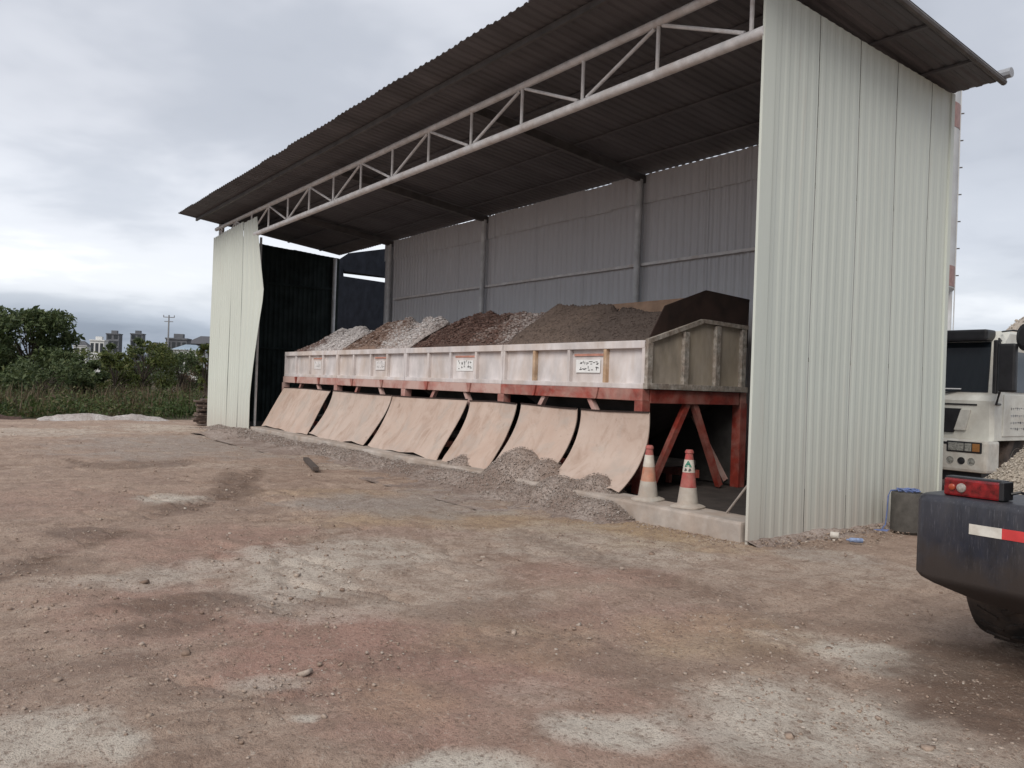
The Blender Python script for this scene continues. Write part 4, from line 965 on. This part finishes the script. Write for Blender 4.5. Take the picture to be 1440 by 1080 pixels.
MB().box((.66, 2.04, 1.70), (LW-.66, 3.16, 2.62), .05).build('cab_glass', m_glass, ld)
MB().box((.58, 1.95, 2.62), (LW-.58, 3.25, 2.74), .04).build('cab_roof', m_navy, ld)
for sx in (.85, LW-.85): MB().bar((sx, 3.2, 1.25), (sx, 4.7, .45), .12, .22).build('lift_arm', m_navy, ld)
MB().add([(0,4.5,.05),(LW,4.5,.05),(LW,5.4,.03),(0,5.4,.03),(0,4.45,.85),(LW,4.45,.85),(LW,4.6,.12),(0,4.6,.12)],[(0,1,2,3),(0,4,5,1),(4,7,6,5),(7,3,2,6),(0,3,7,4),(1,5,6,2)]).build('bucket', m_navy, ld)

# ------------------------------------------------------------------ cement silo behind the shed
m_silo = simple('silo_white', (.55,.56,.57), .45, var=.15, scale=1, dust=.2, dustc=(.4,.36,.33))
m_band = simple('silo_band', (.33,.19,.17), .5, var=.2)
e_ = at(1347, 300, 30); vd = np.array([e_[0]-CAM[0], e_[1]-CAM[1]]); vd /= np.hypot(*vd); rr_ = np.array([vd[1], -vd[0]])
sc = e_[:2]-rr_*1.52; silo = thing('cement_silo', 'tall white cement silo with ladder rising behind the end wall', 'silo', (float(sc[0]), float(sc[1]), 0))
MB().lathe([(.25,4.0),(1.5,5.7),(1.5,6.1),(1.5,11.6),(1.5,12.4),(1.5,13.5),(.9,14.1),(.1,14.3)], (0,0,0), 40).build('silo_body', m_silo, silo, smooth='auto')
for z0, z1 in ((5.75,6.5),(11.55,12.45)): MB().lathe([(1.5,z0),(1.512,z0),(1.512,z1),(1.5,z1)], (0,0,0), 40).build('painted_band', m_band, silo, smooth='auto')
for a in range(4):
    an = math.atan2(rr_[1], rr_[0])+a*math.pi/2-.12
    MB().tube([(1.36*math.cos(an),1.36*math.sin(an),0),(1.36*math.cos(an),1.36*math.sin(an),6)], .09, 8).build('leg', m_silo, silo)
ax = np.array([rr_[0], rr_[1]]); pr_ = np.array([-ax[1], ax[0]])
ldm = MB()
for s in (-.2, .2): ldm.tube([(*(ax*1.50+pr_*s), 1.0), (*(ax*1.50+pr_*s), 13.8)], .02, 6)
ladder = ldm.build('ladder', m_silo, silo)
for z in np.arange(1.2, 13.6, .33): MB().tube([(*(ax*1.50+pr_*-.2), z), (*(ax*1.50+pr_*.2), z)], .014, 5).build('rung', m_silo, ladder)
for z in np.arange(6.2, 13.6, 1.0): MB().bar((*(ax*1.45), z), (*(ax*1.62), z), .04, .04).build('ladder_bracket', m_purlin, ladder)

# ------------------------------------------------------------------ left: plank stack, pale sand bank, weeds
m_plank = simple('old_planks', (.14,.10,.08), .9, var=.4, scale=6)
pl = thing('plank_stack', 'small dark stack of broken planks at the corner of the far panel', 'planks', (XL-.55, -.02, 0))
for i in range(13):
    z = .03+.062*i; a = rng.uniform(-.25, .25); l = rng.uniform(.35, .55)
    Mx = Matrix.Translation((rng.uniform(-.07, .07), rng.uniform(-.08, .08), z)) @ Matrix.Rotation(a, 4, 'Z') @ Matrix.Rotation(rng.uniform(-.05, .05), 4, 'X')
    MB().box((-.26, -l*.62, -.028), (.26, l*.62, .028), .008, Mx).build('plank', m_plank, pl)
hm['white'] = heap_mat('white_sand', (.38,.34,.32), (.52,.49,.47), (.24,.20,.18), 7); sm['white'] = stone_mat('white_sand_stones', [(.42,.39,.37),(.56,.53,.51),(.62,.6,.58)])
def bank(x0, y0, y1, wd, hh_, label, name='sand_bank', mat='white'):
    ys = np.linspace(y0, y1, 90); xs = np.linspace(-wd, wd, 30); Yb, Xb = np.meshgrid(ys, xs); 
    cxl = (fbm(Yb*.5, Yb*0, 501, 3)-.5)*1.2; u_ = (Yb-y0)/(y1-y0)
    Zb = hh_*np.exp(-((Xb-cxl*.4)/(wd*.42))**2)*np.clip(np.sin(u_*math.pi), 0, 1)**.45*(.35+1.1*fbm(Yb*1.3, Xb*1.5, 502, 4))+(fbm(Yb*5, Xb*5, 503, 3)-.5)*.07-.06
    id_ = np.arange(Xb.size).reshape(Xb.shape); Fb = np.stack([id_[:-1,:-1], id_[:-1,1:], id_[1:,1:], id_[1:,:-1]], -1).reshape(-1, 4)
    cy0 = (y0+y1)/2
    o = npmesh(name, np.stack([Xb, Yb-cy0, Zb], -1).reshape(-1, 3), Fb, hm[mat], smooth=True); o.location = (x0, cy0, 0); tag(o, label, 'heap'); return o
bank(-23.7, -4.4, -.5, .95, .22, 'low white sand bank along the edge of the weeds')
bank(-24.0, -8.5, -4.7, .8, .22, 'low reddish earth bank left of the white sand bank', 'earth_bank', 'brown')

def leaf_mat(name, cols):
    m, nt, b = base_mat(name, .6, 0, .3)
    c = RAMP(nt, ATTR(nt, 'rnd'), [(i/(len(cols)-1), q) for i, q in enumerate(cols)]); LK(nt, c, b.inputs['Base Color'])
    tr_ = N(nt, 'ShaderNodeBsdfTranslucent'); LK(nt, c, tr_.inputs[0]); mx = N(nt, 'ShaderNodeMixShader'); mx.inputs[0].default_value = .25
    LK(nt, b.outputs[0], mx.inputs[1]); LK(nt, tr_.outputs[0], mx.inputs[2]); LK(nt, mx.outputs[0], nt.nodes['Material Output'].inputs[0]); return m
m_leafd = leaf_mat('tree_leaves', [(.035,.052,.02),(.055,.08,.03),(.085,.11,.042),(.12,.135,.055)])
m_leafb = leaf_mat('bush_leaves', [(.035,.055,.015),(.07,.09,.022),(.10,.115,.03),(.13,.12,.045)])
m_weed = leaf_mat('weed_blades', [(.030,.052,.015),(.05,.08,.022),(.07,.095,.03),(.09,.10,.038),(.12,.10,.05),(.085,.06,.04)])
m_dry = leaf_mat('dry_weeds', [(.085,.052,.036),(.12,.075,.05),(.09,.07,.04),(.14,.105,.065)])
m_bark = simple('bark', (.07,.055,.042), .9, var=.3, scale=8)
def leaves(pts, size, elong=1.5):
    n = len(pts); d1 = rng.normal(size=(n,3)); d1 /= np.linalg.norm(d1, axis=1)[:, None]; t = rng.normal(size=(n,3)); d2 = np.cross(d1, t); d2 /= np.linalg.norm(d2, axis=1)[:, None]
    s = (np.asarray(size)*np.exp(rng.normal(0, .3, n)))[:, None]
    V = np.stack([pts-d1*s*elong, pts+d2*s*.6, pts+d1*s*elong, pts-d2*s*.6], 1)
    return V.reshape(-1, 3), np.arange(n*4).reshape(n, 4)
def crown_pts(lobes, n):
    w = np.array([l[3]**2 for l in lobes]); k = rng.choice(len(lobes), n, p=w/w.sum()); L = np.array(lobes)
    d = rng.normal(size=(n,3)); d /= np.linalg.norm(d, axis=1)[:, None]; r = rng.random(n)**.45
    return L[k,:3]+d*(r*L[k,3])[:, None]*np.array([1,1,.72])
def tree(name, base, h, rad, label, mat, nleaf, lsz, seed, group=None, nl=26, lowest=.25, cat='tree'):
    R = random.Random(seed); t = thing(name, label, cat, base, group=group); lobes = []; tk = MB(); 
    top = Vector((R.uniform(-.2,.2)*rad, R.uniform(-.2,.2)*rad, h*.62)); tk.tube([(0,0,-.1), (top.x*.3, top.y*.3, h*.3), tuple(top)], [h*.028, h*.02, h*.009], 8)
    for i in range(nl):
        a = i*2.4+R.uniform(-.4,.4); f = R.uniform(lowest, 1); rr = rad*(1-abs(f-.5)*.9)*R.uniform(.45,1.); z = h*f
        p = Vector((rr*math.cos(a), rr*math.sin(a), z)); lr = rad*R.choice((.13,.18,.24,.34))
        lobes.append((p.x, p.y, min(p.z, h-lr*.5), lr)); s = Vector((top.x*.5, top.y*.5, h*.3*R.uniform(.6,1.4)))
        tk.tube([s, (s+p)/2+Vector((0,0,.1*h*R.random())), p], [h*.010, h*.006, h*.002], 5)
    tk.build('trunk', m_bark, t, smooth='auto')
    V, F = leaves(crown_pts(lobes, nleaf), lsz); o = npmesh('crown', V, F, mat, t); vcol(o, 'rnd', np.repeat(np.clip(rng.normal(.45,.25,len(F)),0,1), 4)); return t
b0 = at(38, 500, 46); tree('broadleaf_tree', (float(b0[0]), float(b0[1]), -.1), 4.9, 3.0, 'large dark green spreading tree at the far left of the yard', m_leafd, 17000, .085, 5, nl=64, lowest=.04)
b0 = at(-60, 500, 50); tree('broadleaf_tree', (float(b0[0]), float(b0[1]), -.1), 5.0, 3.0, 'dark green tree cut by the left frame edge beside the spreading one', m_leafd, 12000, .09, 9, nl=44, lowest=.04)
def bush(px, top_y, dep, wpx, label, mat, seed, n=2600):
    b_ = at(px, 520, dep); tp = at(px, top_y, dep); h = float(tp[2])+.2; r = wpx/2*dep/FPX
    tree('bush', (float(b_[0]), float(b_[1]), -.2), h, r, label, mat, int(n*1.7), .055*max(1, dep/60), seed, 'bushes behind the weeds', nl=34, lowest=.02, cat='bush')
bush(205, 482, 48, 100, 'round yellowish green bush in the middle of the field', m_leafb, 31, 3600)
bush(165, 497, 44, 70, 'small light green bush left of the round field bush', m_leafb, 32)
bush(122, 505, 38, 60, 'dark brown-green bush right of the spreading tree', m_leafd, 33)
bush(255, 497, 56, 80, 'low dark bush right of the round field bush', m_leafd, 34)
bush(291, 478, 30, 34, 'thin scraggly shrub against the left edge of the far panel', m_leafb, 35, 700)
bush(200, 476, 150, 40, 'dark conifer-like bush among the far houses', m_leafd, 36)
bush(240, 488, 110, 110, 'long dark hedge bush below the blue-roofed house', m_leafd, 37, 3000)
bush(92, 496, 42, 70, 'leafy green bush filling the gap right of the tree trunk', m_leafd, 43, 2400)
bush(60, 505, 36, 150, 'broad low dark bush under the spreading tree', m_leafd, 38, 3600)
bush(125, 492, 120, 90, 'far green bush below the pale house', m_leafb, 39, 2200)
bush(282, 500, 60, 60, 'brownish low bush by the far panel', m_dry, 40, 2000)
bush(152, 482, 160, 26, 'small dark bush at the foot of the far dark tower', m_leafd, 41, 900)
# weeds: bent blades, one uncountable mass
def weeds(n, x0, x1, hmin, hmax, w, seed, mat, name, label, ylo, yhi, dens):
    x = x0+(x1-x0)*rng.random(n)**1.4; t = (-x)/60; y = rng.uniform(ylo-t*4, yhi+t*8, n)
    f = fbm(x*.35, y*.35, seed, 4, .6); k = rng.random(n) < sstep(dens-.12, dens+.12, f); x, y, f = x[k], y[k], f[k]; n = len(x)
    h = rng.uniform(hmin, hmax, n)*(.55+.9*f); a = rng.uniform(0, 6.28, n); ln = rng.uniform(.1, .6, n)*h
    ca, sa = np.cos(a), np.sin(a); ww = w*rng.uniform(.5, 1.5, n); z0 = sstep(24, 60, -x)*(fbm(x*.05, y*.05, 81, 3)-.4)*1.2-.05
    B = np.stack([x, y, z0], -1); S = np.stack([-sa, ca, 0*a], -1)*ww[:, None]; Ld = np.stack([ca, sa, 0*a], -1)*ln[:, None]; U = np.array([0,0,1.])*h[:, None]
    V = np.stack([B-S, B+S, B+Ld*.35+U*.6+S*.8, B+Ld*.35+U*.6-S*.8, B+Ld+U*.95, B+Ld+U*.95+S*.1], 1)
    F = (np.array([(0,1,2,3),(3,2,5,4)])[None]+(np.arange(n)*6)[:, None, None]).reshape(-1, 4)
    o = npmesh(name, V.reshape(-1, 3), F, mat, kind='stuff'); vcol(o, 'rnd', np.repeat(np.clip((f-.5)*2.6+.42+rng.normal(0,.16,n), 0, 1), 6)); o['label'] = label; o['category'] = 'weeds'
weeds(15000, -24.6, -44, .25, .8, .014, 601, m_weed, 'green_weeds', 'green grassy weeds along the far edge of the dirt yard', -8, 4, .44)
weeds(9000, -26.5, -60, .5, 1.15, .014, 611, m_dry, 'dry_weeds', 'brown dry weeds standing in the field', -8, 6, .5)
nc = 900; cxs = -24.4-rng.random(nc)**1.3*26; cys = rng.uniform(-8.5, 6, nc); ff = fbm(cxs*.3, cys*.3, 621, 4, .6); k = rng.random(nc) < sstep(.3, .55, ff)
cxs, cys, ff = cxs[k], cys[k], ff[k]; nc = len(cxs); cr = rng.uniform(.25, .7, nc); ch = rng.uniform(.25, .85, nc)*(.5+ff)
kk = rng.integers(0, nc, 42000); d = rng.normal(size=(42000,3)); d /= np.linalg.norm(d, axis=1)[:, None]; d *= (rng.random(42000)**.4)[:, None]
pts = np.stack([cxs[kk]+d[:,0]*cr[kk], cys[kk]+d[:,1]*cr[kk], np.abs(d[:,2])*ch[kk]*1.1], -1)
V, F = leaves(pts, .035, 1.7); o = npmesh('leafy_weeds', V, F, m_weed, kind='stuff'); vcol(o, 'rnd', np.repeat(np.clip((rng.random(nc)*.75)[kk]+rng.normal(0,.15,42000), 0, 1), 4)); o['label'] = 'dark leafy weeds massed along the field edge'; o['category'] = 'weeds'

# ------------------------------------------------------------------ far houses and power pole
m_house = simple('far_grey_wall', (.13,.135,.15), .8, var=.2, scale=.3); m_housew = simple('far_white_wall', (.58,.58,.57), .8, var=.12, scale=.3)
m_droof = simple('far_dark_roof', (.09,.09,.10), .8); m_bluer = simple('far_blue_roof', (.26,.33,.40), .6, var=.15, scale=.4); m_win = simple('far_window', (.03,.035,.04), .3)
def house(px0, px1, ytop, dep, label, wall, cat='building', floors=3, nwin=3, roof=None, hip=0, name='far_house'):
    a, c = at(px0, ytop, dep), at(px1, ytop, dep); w = float(np.hypot(*(c-a)[:2])); h = float(a[2]+c[2])/2; mid = (a+c)/2
    t = thing(name, label, cat, (float(mid[0]), float(mid[1]), 0)); t.rotation_euler = (0,0, math.atan2((c-a)[1], (c-a)[0])+.12); dpt = w*.8
    hb = h-hip
    wl = MB().box((-w/2, 0, -.5), (w/2, dpt, hb)).build('wall', wall, t)
    fh = hb/floors
    for f_ in range(floors):
        for i in range(nwin):
            xc = -w/2+(i+.5)*w/nwin
            MB().box((xc-w/nwin*.32, -.08, f_*fh+fh*.3), (xc+w/nwin*.32, .02, f_*fh+fh*.85)).build('window', m_win, wl)
        MB().box((-w/2-.15, -.3, f_*fh+fh-.12), (w/2+.15, -.002, f_*fh+fh+.06)).build('floor_band', wall, wl)
    if hip:
        o_ = w*.06
        MB().add([(-w/2-o_,-o_,hb),(w/2+o_,-o_,hb),(w/2+o_,dpt+o_,hb),(-w/2-o_,dpt+o_,hb),(-w*.18,dpt*.5,h),(w*.18,dpt*.5,h)],
                 [(0,1,5,4),(1,2,5),(2,3,4,5),(3,0,4),(3,2,1,0)]).build('roof', roof or m_droof, t)
    else:
        MB().box((-w/2-.2, -.3, hb), (w/2+.2, dpt+.2, hb+.35)).build('roof', roof or wall, t)
        MB().box((-w*.2, dpt*.3, hb+.35), (w*.25, dpt*.7, hb+1.6)).build('roof_room', wall, t)
    return t
house(150, 167, 470, 330, 'narrow dark unfinished tower block left of the round bush', m_house, floors=6, nwin=2)
house(184, 200, 470, 340, 'second slim grey tower block on the skyline', m_house, floors=6, nwin=2)
house(104, 122, 479, 240, 'small white house with a dark roof beside the tree', m_housew, floors=2, nwin=2, hip=1.5)
house(127, 146, 479, 300, 'white low house with three openings left of the dark tower', m_housew, floors=2, nwin=3)
house(208, 226, 481, 260, 'low dark house between the second tower and the power pole', m_house, floors=2, nwin=2, hip=1.5)
house(234, 262, 477, 230, 'grey two-storey house with flat roof right of the power pole', m_house, floors=2, nwin=4)
house(244, 284, 484, 170, 'long low shed with pale blue roof', m_housew, floors=1, nwin=5, roof=m_bluer, hip=1.2)
house(264, 308, 472, 250, 'house with wide dark hipped roof next to the far panel', m_house, floors=2, nwin=4, hip=2.6)
b_ = at(235, 520, 150); tp = at(235.5, 443, 150); hz = float(tp[2])
pp = thing('power_pole', 'thin power pole with crossarm on the skyline', 'pole', (float(b_[0]), float(b_[1]), 0))
m_pole = simple('pole_concrete', (.25,.25,.26), .8)
MB().tube([(0,0,-.3),(0,0,hz)], [.2,.12], 8).build('post', m_pole, pp)
for z, l in ((hz-.4,.9),(hz-1.2,.7)): MB().bar((-.4*l,-1*l,z),(.4*l,1*l,z),.14,.14).build('crossarm', m_pole, pp)
for s in (-1, 0, 1): MB().lathe([(.07,0),(.09,.15),(.05,.35)], (.35*s, .85*s, hz-.33), 8).build('insulator', m_pole, pp)
